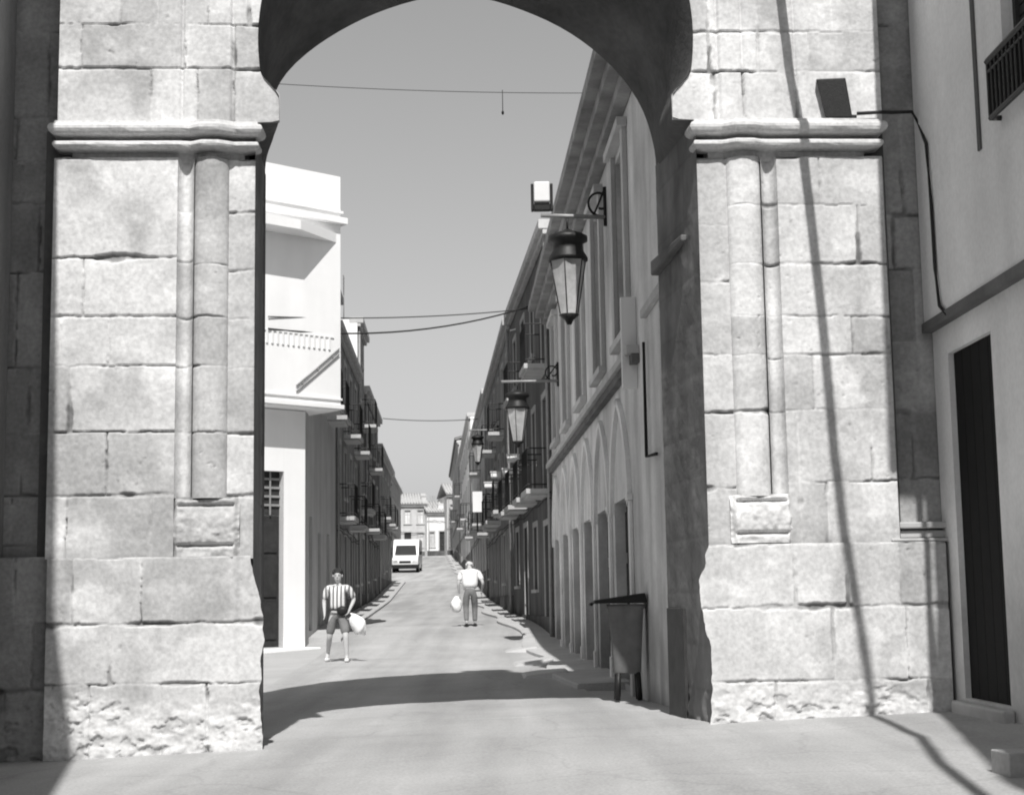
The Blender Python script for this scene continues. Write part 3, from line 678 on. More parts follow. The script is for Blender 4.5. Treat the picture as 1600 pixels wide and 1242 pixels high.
    u_ = L_ * rs.uniform(.2, .8); ha = rs.uniform(1.2, 2.2); mb = MB(); mb.tube([fr.p(u_, .6, zt - .05), fr.p(u_, .6, zt + ha)], .022, 5)
    for q in range(4): mb.tube([fr.p(u_ - .35 + q * .04, .6 - .0, zt + ha - .1 - q * .14), fr.p(u_ + .35 - q * .04, .6, zt + ha - .1 - q * .14)], .013, 4)
    mb.build('aerial', STEEL, root)
    mb = MB(); zc_ = g0 + fh * rs.uniform(.88, 1.0)
    for q in range(2): mb.tube([fr.p(L_ * i_ / 8, -.05, zc_ + q * .14 + (.09 * math.sin(i_ * 2.3 + q) if i_ % 2 else 0)) for i_ in range(9)], .014, 5)
    mb.build('facade_cable', WIRE, root)
    # downpipe
    mb = MB(); mb.tube([fr.p(.18, -.06, zt - .3), fr.p(.18, -.06, g(*P0) + .1)], .045, 8); mb.build('downpipe', STEEL, root)
    return root, fr, L_

# ---- right side of the street beyond the arcaded house
def pR(d): return (XR(d), d)
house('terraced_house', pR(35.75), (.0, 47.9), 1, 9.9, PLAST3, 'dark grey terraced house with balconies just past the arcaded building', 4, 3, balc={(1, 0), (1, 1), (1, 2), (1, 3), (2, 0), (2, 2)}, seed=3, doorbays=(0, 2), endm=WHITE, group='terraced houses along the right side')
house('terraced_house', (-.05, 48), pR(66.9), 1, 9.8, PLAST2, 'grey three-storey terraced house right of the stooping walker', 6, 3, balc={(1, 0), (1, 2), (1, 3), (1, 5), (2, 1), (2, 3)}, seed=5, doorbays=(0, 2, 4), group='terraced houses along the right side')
house('terraced_house', pR(67), pR(91.9), 1, 10.2, PLAST, 'pale terraced house with a sunlit end wall above its right-hand neighbours', 7, 3, balc={(1, 1), (1, 3), (1, 5), (2, 2)}, seed=6, doorbays=(0, 3), endm=WHITE, group='terraced houses along the right side')
house('terraced_house', pR(92), pR(124.9), 1, 12.2, WHITE, 'white terraced house, second farthest on the right side', 8, 3, balc={(1, 1), (1, 4), (2, 6)}, seed=7, doorbays=(1, 5), group='terraced houses along the right side')
house('terraced_house', pR(125), pR(163), 1, 14.0, PLAST, 'small pale house, farthest on the right side of the street', 9, 3, balc={(1, 2)}, seed=8, doorbays=(1, 5), roof='tile', group='terraced houses along the right side')
# ---- left side
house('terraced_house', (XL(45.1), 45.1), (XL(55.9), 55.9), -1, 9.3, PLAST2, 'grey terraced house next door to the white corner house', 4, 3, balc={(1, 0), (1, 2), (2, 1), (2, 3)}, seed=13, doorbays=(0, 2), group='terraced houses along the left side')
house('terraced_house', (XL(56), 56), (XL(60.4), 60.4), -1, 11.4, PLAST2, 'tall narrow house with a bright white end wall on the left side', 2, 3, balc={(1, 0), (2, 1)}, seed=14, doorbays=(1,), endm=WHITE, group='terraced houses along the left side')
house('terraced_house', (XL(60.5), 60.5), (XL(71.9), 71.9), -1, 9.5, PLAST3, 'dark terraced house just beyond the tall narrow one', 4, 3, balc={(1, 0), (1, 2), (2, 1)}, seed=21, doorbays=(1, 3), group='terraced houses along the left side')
house('terraced_house', (XL(72), 72), (XL(88), 88), -1, 8.4, PLAST2, 'low grey terraced house just before the parked white van', 5, 2, balc={(1, 0), (1, 2), (1, 3)}, seed=15, doorbays=(0, 3), group='terraced houses along the left side')
house('terraced_house', (-9.6, 100), (-10.6, 131.9), -1, 10.9, WHITE, 'white house set back behind the parked white van', 8, 3, balc={(1, 5), (1, 6)}, seed=16, doorbays=(2, 6), roof='tile', group='terraced houses along the left side')
house('terraced_house', (-10.7, 132), (-11.8, 163), -1, 12.6, PLAST, 'farthest pale house on the left side of the street', 8, 3, seed=17, doorbays=(2, 6), group='terraced houses along the left side')
# ---- house closing the street
PTILE = mat('pale roof tile', .42, .15, 3, .3, 14, .9)
for k, (x0, x1, y0, zt_, mt, lab, fl_) in enumerate(((-13.5, -9.4, 168, 11.6, PLAST, 'low pale house closing the street just right of the parked van', 2), (-9.3, -7.2, 167, 10.6, WHITE, 'small white house in the middle of the far end of the street', 1), (-7.1, -4.4, 165.5, 12.4, PLAST, 'taller pale house at the right of the far end of the street', 2))):
    eh, efr, eL = house('end_house', (x0, y0), (x1, y0 + .5), -1, zt_, mt, lab, 3 if k == 0 else 2, fl_, seed=30 + k, doorbays=(1,), depth=7, shut=.3, glass=SHADY, roof='tile', tilem=PTILE, group='houses closing the far end of the street')  # opaque pale panes put distance haze into the colour

# ---- arcaded house, right side, first behind the gate
P0, P1 = (XR(15.2), 15.2), (XR(35.6), 35.6)
Uv = Vector((P1[0] - P0[0], P1[1] - P0[1])); LA = Uv.length; Uv.normalize(); AF = Fr(P0, Uv, (Uv.y, -Uv.x))
ah = empty('arcaded_house', (P0[0], P0[1], 0), 'long grey plaster house with a row of pointed arches and tall shuttered windows', 'house')
def au(d): return (d - 15.2) / Uv.y
zt = 7.75; zC = 4.1; bays_d = [20.0, 22.6, 25.2, 27.8, 30.4, 33.0]; bwid = 2.6
holes = []; wins = []
for d in bays_d:
    a = au(d) + .28; b = a + 2.0; holes.append((a, b, -.02, 2.46))
for d in (19.6, 22.9, 26.3, 29.8, 33.0):
    a = au(d) + .25; h = (a, a + 1.25, 4.62, 7.1); wins.append(h); holes.append(h)
mb = MB(); facade(mb, AF, 0, LA, -.5, zt, holes, rev=.22)
mb.quad(AF.p(0, 0, -.5), AF.p(0, 8, -.5), AF.p(0, 8, zt), AF.p(0, 0, zt)); mb.quad(AF.p(LA, 0, -.5), AF.p(LA, 8, -.5), AF.p(LA, 8, zt), AF.p(LA, 0, zt)); mb.quad(AF.p(0, 8, -.5), AF.p(LA, 8, -.5), AF.p(LA, 8, zt), AF.p(0, 8, zt)); mb.quad(AF.p(0, 0, zt), AF.p(LA, 0, zt), AF.p(LA, 8, zt), AF.p(0, 8, zt))
mb.build('wall', SHADY, ah)
for h in wins:
    window(ah, AF, h, True, .15, PLAST)
    ms = MB(); ms.box(AF, h[0] - .2, h[0], -.07, -.002, h[2] - .06, h[3] + .1); ms.box(AF, h[1], h[1] + .2, -.07, -.002, h[2] - .06, h[3] + .1); ms.box(AF, h[0] - .26, h[1] + .26, -.14, -.002, h[3] + .1, h[3] + .22)
    ms.box(AF, h[0] - .22, h[1] + .22, -.12, -.002, h[2] - .16, h[2] - .06); ms.build('surround', PLAST, ah, .008)
for h in holes[:len(bays_d)]:
    door(ah, AF, h, .17, DARKDOOR)
    # pointed blind arch above each opening
    mb = MB(); um = (h[0] + h[1]) / 2; hw = bwid / 2 - .12
    arc = []
    for s_ in (-1, 1):
        pts = []
        for i in range(13):
            t = i / 12; th = t * 1.15; x = um + s_ * (hw - (hw * 1.69) * (1 - math.cos(th))); pts.append((x, 2.35 + 1.5 * math.sin(th) / math.sin(1.15)))
        V_ = []
        for (x, z) in pts:
            V_ += [AF.p(x, -.06, z), AF.p(x - s_ * .13, -.06, z - .05), AF.p(x - s_ * .13, .0, z - .05), AF.p(x, .0, z)]
        fs = [(4 * i + k, 4 * i + (k + 1) % 4, 4 * i + 4 + (k + 1) % 4, 4 * i + 4 + k) for i in range(12) for k in range(4)]
        mb.add(V_, fs)
    mb.build('blind_arch', BRIGHT, ah)
    mb = MB()
    mb.box(AF, um - hw - .09, um - hw + .09, -.05, -.002, -.3, 2.37); mb.box(AF, um - hw - .12, um - hw + .12, -.08, -.002, 2.37, 2.45); mb.box(AF, um - hw - .11, um - hw + .11, -.07, -.004, -.3, .3)
    mb.build('pilaster', BRIGHT, ah, .01)
mb = MB(); mb.box(AF, au(18.9), LA, -.16, -.002, zC, zC + .1); mb.build('string_course', TRIM, ah, .01); mb = MB(); mb.box(AF, au(18.9), LA, -.10, -.003, zC - .11, zC - .002); mb.build('dark_moulding', PLAST3, ah)
mb = MB(); mb.box(AF, au(15.4), au(18.2), -.07, -.002, zC + .3, zC + .4); mb.build('string_course', TRIM, ah, .01)
mb = MB(); mb.box(AF, 0, LA, -.5, .3, zt, zt + .16); mb.box(AF, 0, LA, -.34, -.004, zt - .16, zt - .002); mb.box(AF, 0, LA, -.18, -.004, zt - .3, zt - .162)
mb.build('cornice', PLAST2, ah, .01)
mb = MB(); mb.box(AF, 0, LA, -.25, .25, zt + .163, zt + .75); mb.box(AF, 0, LA, -.32, .3, zt + .752, zt + .86); mb.build('parapet', PLAST2, ah, .015)
mb = MB(); a = au(19.15); mb.box(AF, a, a + .10, -.19, -.002, 3.7, 4.85); mb.build('white_panel', WHITE, ah, .005)
mb = MB(); a = au(18.1); mb.tube([AF.p(a, -.05, 4.1), AF.p(a, -.05, 2.75), AF.p(a - .9, -.05, 2.7)], .02, 6); mb.build('wall_cable', WIRE, ah)

# ---- near house on the right, in front of the gate
RH = Fr((3.86, 9.0), (-.02, 1), (1, .02))
nh = empty('side_house', (3.86, 9.0, g(3.86, 9)), 'plain pale plaster house beside the gate with a dark doorway and iron balcony', 'house')
LR = 4.75
x0u, ztop = RH.px(1481, 557); x1u, ztop2 = RH.px(1547, 512)
d0, d1 = sorted((x0u, x1u)); zth = .24
hd = (d0, d1, zth, (ztop + ztop2) / 2)
wu0 = RH.px(1566, 60, -.07)[0]; hw = (wu0 - 1.15, wu0, 4.75, 7.0)
HRH = 8.15
mb = MB(); facade(mb, RH, 0, LR, -.6, HRH, [hd, hw], rev=.12)
mb.quad(RH.p(0, 0, -.6), RH.p(0, 8, -.6), RH.p(0, 8, HRH), RH.p(0, 0, HRH)); mb.quad(RH.p(LR, .0, -.6), RH.p(LR, 8, -.6), RH.p(LR, 8, HRH), RH.p(LR, 0, HRH)); mb.quad(RH.p(0, 8, -.6), RH.p(LR, 8, -.6), RH.p(LR, 8, HRH), RH.p(0, 8, HRH)); mb.quad(RH.p(0, 0, HRH), RH.p(LR, 0, HRH), RH.p(LR, 8, HRH), RH.p(0, 8, HRH))
mb.build('wall', BRIGHT, nh)
# upper storey stands proud down to a string line
zs_ = RH.px(1482, 490)[1]
mb = MB()
facade(mb, RH, .003, LR - .003, zs_, HRH - .003, [hw], w=-.07, rev=.068); mb.quad(RH.p(.003, -.07, zs_), RH.p(LR, -.07, zs_), RH.p(LR, 0, zs_), RH.p(.003, 0, zs_)); mb.build('upper_render', BRIGHT, nh)
mb = MB(); mb.box(RH, .01, LR - .01, -.10, -.002, zs_ - .09, zs_ - .003); mb.build('string_course', PLAST3, nh, .01)
mb = MB()
for q in range(5): mb.box(RH, hd[0] + (hd[1] - hd[0]) * q / 5 + .004, hd[0] + (hd[1] - hd[0]) * (q + 1) / 5 - .004, .05, .09, hd[2], hd[3])
mb.build('door', NIGHT, nh); window(nh, RH, hw, True, .05, DWOOD)
b_u1, zbal = RH.px(1548, 185, -.15)
mr = MB()
for zz, r_ in ((zbal, .022), (zbal + .44, .03), (zbal + .36, .014)): mr.tube([RH.p(b_u1, -.07, zz), RH.p(b_u1, -.15, zz), RH.p(b_u1 - 1.6, -.15, zz), RH.p(b_u1 - 1.6, -.07, zz)], r_, 6, smooth=False)
for i in range(19): u = b_u1 - 1.6 * i / 18; mr.tube([RH.p(u, -.15, zbal), RH.p(u, -.15, zbal + .44)], .016, 5, smooth=False)
mr.build('balcony_railing', IRON, nh)
mb = MB(); mb.box(RH, -.1, LR, -.42, .5, HRH + .0, HRH + .16); mb.build('eaves', TRIM, nh, .02)
mb = MB(); u_j = RH.px(1522, 90, -.07)[0]; mb.box(RH, u_j - .07, u_j, -.085, -.068, zbal - .1, HRH - .3); mb.build('window_surround', PLAST3, nh)
mb = MB(); mb.box(RH, d0 - .1, d1 + .1, -.1, -.001, -.1, zth - .02); mb.build('doorstep', TRIM, nh, .02)

# ---- house on the left in front of the gate (its eaves throw the shadow on the left flank)
lp = [(-4.35, 13.3), (-4.2, 7.6), (-3.15, 3.1), (-3.0, -6), (-11, -6), (-11, 13.3)]
lh = empty('corner_house', (-4.35, 13.3, 0), 'tall plain house at the left just outside the picture, throwing shade on the gate', 'house')
mb = MB(); mb.prism(lp, -.8, 8.0); mb.build('wall', PLAST2, lh)
ep = [(-3.98, 13.1), (-3.66, 7.6), (-2.62, 3.1), (-2.4, -6.3), (-11.2, -6.3), (-11.2, 13.1)]
mb = MB(); mb.prism(ep, 8.0, 8.2); mb.build('eaves', TRIM, lh)

# ---- neighbour of the side house, nearer the camera (its eaves shade the ground before the doorway)
rp = [(4.12, 8.9), (4.3, 6.95), (3.5, 2.45), (3.4, -6), (12, -6), (12, 8.9)]
nb = empty('corner_house', (4.3, 6.95, 0), 'tall plain house at the right just outside the picture, shading the ground before the doorway', 'house')
mb = MB(); mb.prism(rp, -.8, 8.0); mb.build('wall', PLAST2, nb)
mb = MB(); mb.prism([(3.9, 8.85), (3.74, 6.95), (2.88, 2.45), (2.7, -6.3), (12.2, -6.3), (12.2, 8.85)], 8.0, 8.2); mb.build('eaves', TRIM, nb)

# ---- white corner house behind the gate on the left
C = Vector((XL(35.6), 35.6)); Uw = Vector((-.75, -.66)).normalized(); Ww = Vector((-.66, .75)).normalized()
WF = Fr(C, Uw, Ww)
wh = empty('white_house', (C.x, C.y, 0), 'bright white corner house with an overhanging upper storey and terrace behind the left pier', 'house')
du1, dzt = WF.px(412, 735); du0, _ = WF.px(443, 735); du0, du1 = min(du0, du1), max(du0, du1); du1 = max(du1, du0 + 1.1)
hdoor = (du0, du1, .18, dzt)
ov = .5
z_f = WF.px(520, 640, -ov)[1]
mb = MB(); facade(mb, WF, .0, 9, -.5, z_f - .02, [hdoor], rev=.25)
SF = Fr(C, (-.041, 1), (-1, -.041)); LS = 9.4
sh = [(1.0, 1.9, .5, 3.2), (3.4, 4.3, .3, 2.9), (6.2, 7.2, .4, 3.0), (1.1, 2.0, 6.2, 8.4), (3.8, 4.7, 6.2, 8.4), (6.6, 7.5, 6.2, 8.4)]
ztw = 9.9
facade(mb, SF, 0, LS, -.5, ztw, sh, rev=.2)
mb.quad(SF.p(LS, 0, -.5), SF.p(LS, 8, -.5), SF.p(LS, 8, ztw), SF.p(LS, 0, ztw)); mb.quad(SF.p(0.0, 0, z_f), SF.p(0, 4, z_f), SF.p(0, 4, ztw), SF.p(0, 0, ztw)); mb.quad(SF.p(0, 0, ztw), SF.p(LS, 0, ztw), SF.p(LS, 8, ztw), SF.p(0, 8, ztw))
mb.build('wall', PLAST, wh)
mb = MB(); mb.quad(WF.p(.01, -.012, -.4), WF.p(hdoor[0] - .002, -.012, -.4), WF.p(hdoor[0] - .002, -.012, z_f - .03), WF.p(.01, -.012, z_f - .03)); mb.quad(WF.p(hdoor[0], -.012, hdoor[3]), WF.p(9, -.012, hdoor[3]), WF.p(9, -.012, z_f - .03), WF.p(hdoor[0], -.012, z_f - .03)); mb.build('whitewash_panel', WHITE, wh)
# upper storey
c2u = WF.px(532, 450, -ov)[0]      # right-hand edge of the upper storey
ztt = WF.px(528, 276, -ov)[1]
zco = WF.px(530, 350, -ov)[1]
dpt = 3.2
mb = MB(); mb.box(WF, c2u, 9, -ov, dpt, z_f, ztt); mb.build('upper_storey', WHITE, wh)
mb = MB(); mb.box(WF, c2u - .12, 9, -ov - .14, -ov - .002, zco - .02, zco + .13); mb.box(WF, c2u - .12, c2u - .002, -ov, dpt, zco - .02, zco + .13); mb.box(WF, c2u - .06, 9, -ov - .05, -ov - .003, zco + .24, zco + .3); mb.build('cornice', WHITE, wh, .01)
# tapering canopy slab under the cornice
ca, cz = WF.px(525, 378, -ov); cb = WF.px(447, 440, -ov)[0]; cz -= .02
pts = [WF.p(ca, -ov - .004, 0).xy, WF.p(cb, -ov - .6, 0).xy, WF.p(9, -ov - .6, 0).xy, WF.p(9, -ov - .004, 0).xy]
mb = MB(); mb.prism(pts, cz, cz + .22); mb.build('canopy', WHITE, wh)
mb = MB(); a0, za = WF.px(529, 545, -ov); a1, zb2 = WF.px(462, 603, -ov)
for k_ in (0, .13): mb.tube([WF.p(a0, -ov - .03, za - k_), WF.p(a1, -ov - .03, zb2 - k_)], .018, 6)
for q in (.15, .5, .85): mb.tube([WF.p(a0 + (a1 - a0) * q, -ov - .03, za + (zb2 - za) * q), WF.p(a0 + (a1 - a0) * q, -ov - .03, za + (zb2 - za) * q - .13)], .012, 5)
mb.build('handrail', STEEL, wh)
mb = MB(); zr0 = WF.px(470, 532, -ov)[1]
for i in range(22):
    u = c2u + .3 + i * .14; mb.box(WF, u, u + .05, -ov - .03, -ov - .002, zr0 - .14, zr0 + .14)
mb.box(WF, c2u + .2, c2u + 3.6, -ov - .025, -ov - .002, zr0 + .141, zr0 + .17); mb.build('railing', LAMPW, wh)
mb = MB(); mb.box(WF, c2u - .06, 9, -ov - .07, -ov - .002, z_f + .02, z_f + .12); mb.box(WF, c2u - .03, 9, -ov - .04, -ov - .003, z_f + .22, z_f + .27); mb.build('floor_band', WHITE, wh, .008)
dd = door(wh, WF, (hdoor[0], hdoor[1], hdoor[2], hdoor[3] - 1.0), .17, GWOOD)
mb = MB(); tz0, tz1 = hdoor[3] - .98, hdoor[3]
mb.box(WF, hdoor[0], hdoor[1], .17, .19, tz0, tz1); tr = mb.build('transom', DWOOD, wh)
mb = MB()
for i in range(1, 5): mb.box(WF, hdoor[0], hdoor[1], .13, .165, tz0 + (tz1 - tz0) * i / 5, tz0 + (tz1 - tz0) * i / 5 + .05)
for i in range(1, 4): u = hdoor[0] + (hdoor[1] - hdoor[0]) * i / 4; mb.box(WF, u - .02, u + .02, .115, .128, tz0, tz1)
mb.build('grille', STEEL, tr)
mb = MB(); mb.box(WF, -.1, 9, -.5, -.013, -.3, .16); mb.build('step', WHITE, wh, .02)
for h in sh[:3]: door(wh, SF, h)
for h in sh[3:]:
    window(wh, SF, h, True)
    balcony(wh, SF, h[0] - .3, h[1] + .3, h[2] - .02)
mb = MB(); mb.box(SF, 1.6, LS, -.25, .3, ztw - .1, ztw + .1); mb.build('eaves', TRIM, wh)

# ================================================================== pavements
def strip(name, xin, xout, y0, y1, h, m=PAVE):
    ys_ = np.arange(y0, y1 + .01, .5); V = []
    for y in ys_:
        a, b = xin(y), xout(y); zg = g(a, y)
        for (x, z) in ((a, zg - .1), (a, zg + h - .015), (a + (b - a) * .04, zg + h), (b, zg + h + .02)): V.append((x, y, z + .01 * (float(fbm(np.float64(y * .8), np.float64(x), 2)) - .47)))
    V = [(x, y, z - .3) for x, y, z in V[:4]] + V
    o = np_mesh(name, np.array(V), 4, len(ys_) + 1, m, smooth=False); tag(o, kind='structure'); return o
strip('pavement', lambda y: XR(y) - .72 + .12 * math.sin(y * .7), lambda y: XR(y) + .1, 21.5, 164, .07)
strip('pavement', lambda y: XL(y) + .75, lambda y: XL(y) - .1, 36.5, 89, .09)
# low ramps to the doors along the right-hand pavement
for i, (d, lab) in enumerate(((24.0, 'nearest of the small concrete door ramps along the right-hand pavement'), (27.4, 'middle concrete door ramp on the right-hand pavement'), (32.6, 'farthest small concrete door ramp on the right-hand pavement'))):
    fr = Fr((XR(d) - .70, d), Uv, (1, .04)); zg = g(XR(d), d); mb = MB(); L_ = 1.5
    mb.hexa([fr.p(0, -.62, zg - .05), fr.p(L_, -.62, zg - .05), fr.p(L_, .12, zg - .05), fr.p(0, .12, zg - .05), fr.p(.15, -.5, zg + .03), fr.p(L_ - .15, -.5, zg + .03), fr.p(L_ - .1, .12, zg + .115), fr.p(.1, .12, zg + .115)])
    mb.top('door_ramp', PAVE, lab, 'ramp', 'concrete ramps on the right pavement', .02)
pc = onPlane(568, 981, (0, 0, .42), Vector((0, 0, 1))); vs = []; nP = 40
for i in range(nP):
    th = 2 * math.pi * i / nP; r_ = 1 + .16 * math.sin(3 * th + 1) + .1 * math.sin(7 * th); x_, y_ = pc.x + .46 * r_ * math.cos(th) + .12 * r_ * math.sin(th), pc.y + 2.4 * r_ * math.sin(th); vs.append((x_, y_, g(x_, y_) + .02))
mb = MB(); mb.add(vs + [(pc.x, pc.y, g(pc.x, pc.y) + .022)], [(i, (i + 1) % nP, nP) for i in range(nP)]); tag(mb.build('dark_patch', mat('flat dark grey', .06, .3, 4, .4, 50, .9)), kind='structure')  # flat irregular dark sheet laid just above the road
# kerb stone at bottom right
P = onPlane(1585, 1190, (0, 0, .16), Vector((0, 0, 1)))
mb = MB(); kf = Fr((P.x, P.y), (1, .1)); mb.box(kf, -.08, .6, -.12, .14, g(P.x, P.y) - .05, g(P.x, P.y) + .13); mb.top('kerb_stone', PAVE, 'short pale kerb stone on the ground before the dark doorway', 'kerb stone', None, .008)

# ================================================================== wires
def sag(a, b, s_, n=14):
    a, b = Vector(a), Vector(b); return [a.lerp(b, i / n) - Vector((0, 0, s_ * 4 * (i / n) * (1 - i / n))) for i in range(n + 1)]
def wire(pts, r, label): MB().tube(pts, r, 6).top('overhead_cable', WIRE, label, 'cable')
wire(sag(onY(380, 128, 20), (XR(21) - .02, 21, onY(930, 146, 21).z), .05), .0045, 'thin topmost cable crossing the street under the arch')
mb = MB(); q = onY(785, 141, 20.5); mb.tube([q, q - Vector((0, 0, .3))], .006, 6); mb.ell(q - Vector((0, 0, .32)), (.018, .018, .03)); mb.top('cable_weight', WIRE, 'small hanging fitting on the topmost cable', 'cable fitting')
wire(sag(WF.p(WF.px(418, 495, -ov)[0], -ov - .03, WF.px(418, 495, -ov)[1]), (XR(40) - .05, 40, onY(835, 482, 40).z), .12), .014, 'upper cable from the white house to the lantern')
wire(sag(WF.p(WF.px(418, 514, -ov)[0], -ov - .03, WF.px(418, 514, -ov)[1]), (XR(40) - .05, 40, onY(835, 478, 40).z), .35), .022, 'thicker sagging cable just below the upper one from the white house')
wire(sag((XL(75) + .1, 75, onY(582, 654, 75).z), (XR(75) - .1, 75, onY(716, 655, 75).z), .1), .02, 'farthest cable stretched low across the street')
# the heavy cable overhead whose shadow runs down the right pier
spx = [(1216, -60), (1220, 0), (1232, 100), (1250, 200), (1268, 350), (1285, 500), (1303, 700), (1325, 880), (1345, 1000), (1362, 1105)]
pts = []
for (x, y) in spx:
    u_, z_ = GF.px(x, y); P = gpt(u_, 0, z_); L_ = (7.5 - z_) / 1.476 / math.cos(ELEV); pts.append(P + sdir * L_)
for (x, y) in ((1440, 1152), (1470, 1190), (1550, 1242), (1640, 1300)):
    P = onPlane(x, y, (0, 0, .1), Vector((0, 0, 1))); L_ = (7.5 - .1 * (13.5 - P.y) - P.z) / 1.476 / math.cos(ELEV); pts.append(P + sdir * L_)
pts = sorted(pts, key=lambda p: -p.y)
MB().tube(pts, .043, 8).top('overhead_cable', WIRE, 'thick overhead cable whose wavering shadow runs down the right pier', 'cable')
# cable from the floodlight along the ledge and down the house corner
cp = [gpt(U(1335, 185), -.09, zI_R1 + .02), gpt(U(1370, 180), -.10, zI_R1 + .03), gpt(U(1392, 180), -.03, zI_R1 + .05)]
for (x, y) in ((1425, 175), (1436, 195)):
    u_, z_ = GF.px(x, y, .02); cp.append(gpt(u_, .02, z_))
for (x, y) in ((1447, 225), (1455, 320), (1461, 420), (1468, 478), (1480, 492)):
    u_, z_ = RH.px(x, y, -.09); cp.append(RH.p(min(u_, LR - .12), -.09, z_))
MB().tube(cp, .016, 6).top('wall_cable', WIRE, 'black cable looping from the floodlight down the corner of the side house', 'cable')

# ================================================================== lanterns
def lantern(pos, wallP, s_, label):
    """pos: underside of the arm above the lantern"""
    pos = Vector(pos); root = empty('wall_lantern', wallP, label, 'street lamp', 'iron lanterns hung from wall brackets on the right')
    wallP = Vector(wallP); mb = MB(); d = (pos - wallP); d.z = 0; tip = pos + d.normalized() * .36 * s_
    mb.tube([wallP, tip], .03 * s_, 8); mb.build('arm', STEEL, root); mb = MB()
    c = wallP + d * .13 + Vector((0, 0, .20 * s_)); sc = []
    for i in range(26):
        th = -1.6 + i / 25 * 6.6; r = (.19 - .0045 * i) * s_; sc.append(c + d.normalized() * (r * math.cos(th)) + Vector((0, 0, r * math.sin(th))))
    mb.tube(sc, .018 * s_, 6)
    mb.tube([wallP + Vector((0, 0, .42 * s_)), wallP - Vector((0, 0, .12 * s_))], .03 * s_, 6)
    mb.tube([wallP + Vector((0, 0, .40 * s_)), wallP.lerp(pos, .3) + Vector((0, 0, .03))], .016 * s_, 6)
    mb.build('bracket', IRON, root)
    mb = MB(); mb.tube([pos, pos - Vector((0, 0, .2 * s_))], .018 * s_, 6); mb.build('hanger', IRON, root)
    p = pos - Vector((0, 0, .18 * s_))
    mb = MB(); mb.lathe(p, [(.03 * s_, 0), (.1 * s_, -.04 * s_), (.2 * s_, -.07 * s_), (.27 * s_, -.11 * s_), (.27 * s_, -.17 * s_), (.2 * s_, -.2 * s_), (.21 * s_, -.3 * s_), (.27 * s_, -.4 * s_), (.27 * s_, -.44 * s_), (.1 * s_, -.45 * s_)][::-1], 18); mb.build('cap', IRON, root)
    z0 = -.45 * s_; mb = MB(); mb.lathe(p, [(.245 * s_, z0), (.12 * s_, z0 - .72 * s_)][::-1], 6, False, .3); gl = mb.build('lamp_glass', FROST, root)
    mb = MB()
    for k in range(6):
        th = 2 * math.pi * k / 6 + .3; a = Vector((math.cos(th), math.sin(th), 0)); mb.tube([p + a * .25 * s_ + Vector((0, 0, z0)), p + a * .125 * s_ + Vector((0, 0, z0 - .72 * s_))], .008 * s_, 5)
    mb.lathe(p, [(.03 * s_, z0 - .86 * s_), (.06 * s_, z0 - .8 * s_), (.14 * s_, z0 - .73 * s_), (.12 * s_, z0 - .72 * s_)], 10); mb.build('cage', IRON, root)
    return root
L1 = onY(886, 338, 22.3); lantern(L1, (XR(22.4) - .02, 22.4, L1.z), 1.08, 'large nearest iron lantern on a scrolled wall bracket, near the arch')
L2 = onY(808, 596, 33); lantern(L2, (XR(33) - .02, 33, L2.z), .95, 'second iron lantern along the right wall, beyond the nearest one')
L3 = onY(746, 672, 56); lantern(L3, (XR(56) - .02, 56, L3.z), .85, 'smallest, farthest iron lantern on the right-hand house fronts')
# floodlight at the tip of the first bracket
tip = onY(847, 330, 22.25)
fl2 = empty('floodlight', tip, 'white floodlight in a dark yoke at the tip of the first lantern bracket', 'floodlight')
ff = Fr((tip.x, tip.y), (1, 0)); mb = MB()
mb.box(ff, -.16, -.12, -.06, .06, tip.z + .0, tip.z + .40); mb.box(ff, .12, .16, -.06, .06, tip.z + .0, tip.z + .40); mb.box(ff, -.119, .119, -.06, .06, tip.z + .0, tip.z + .10); mb.build('yoke', IRON, fl2, .01)
mb = MB(); mb.box(ff, -.115, .115, -.10, .12, tip.z + .12, tip.z + .42); mb.build('lamp_head', LAMPW, fl2, .02)

# ================================================================== small white canopies and sign on the right
for (x, y, d, w_, h_, lab) in ((806, 716, 45.5, .5, .16, 'upper white slab projecting from the right house front below the second lantern'), (800, 738, 45.8, .55, .16, 'white slab projecting just under the upper one below the second lantern'),
                        (776, 742, 55, .4, .16, 'small white slab, left neighbour of the two slabs below the second lantern'), (772, 758, 57, .7, .16, 'lowest white slab projecting from the right house front')):
    P = onY(x, y, d); fr = Fr((P.x, d), (1, 0)); mb = MB(); mb.box(fr, -w_ / 2, max(w_ / 2, XR(d) - P.x + .05), -.2, .5, P.z - h_ / 2, P.z + h_ / 2); mb.box(fr, -w_ / 2 - .03, w_ / 2, -.23, .53, P.z + h_ / 2 + .001, P.z + h_ / 2 + .03)
    mb.top('canopy_slab', WHITE, lab, 'canopy', 'white canopy slabs on the right house fronts', .01)
P = onY(746, 784, 64); fr = Fr((P.x, 64), (1, 0)); sg = empty('projecting_sign', (XR(64), 64, P.z), 'tall blank white sign projecting over the street on the right', 'sign')
mb = MB(); mb.box(fr, -.2, .2, -.06, .06, P.z - .42, P.z + .42); mb.build('sign_panel', WHITE, sg, .01)
mb = MB()
for q in (-.3, .3): mb.tube([(P.x + .2, 64, P.z + q), (XR(64) + .05, 64, P.z + q)], .025, 6)
mb.build('sign_arm', IRON, sg)
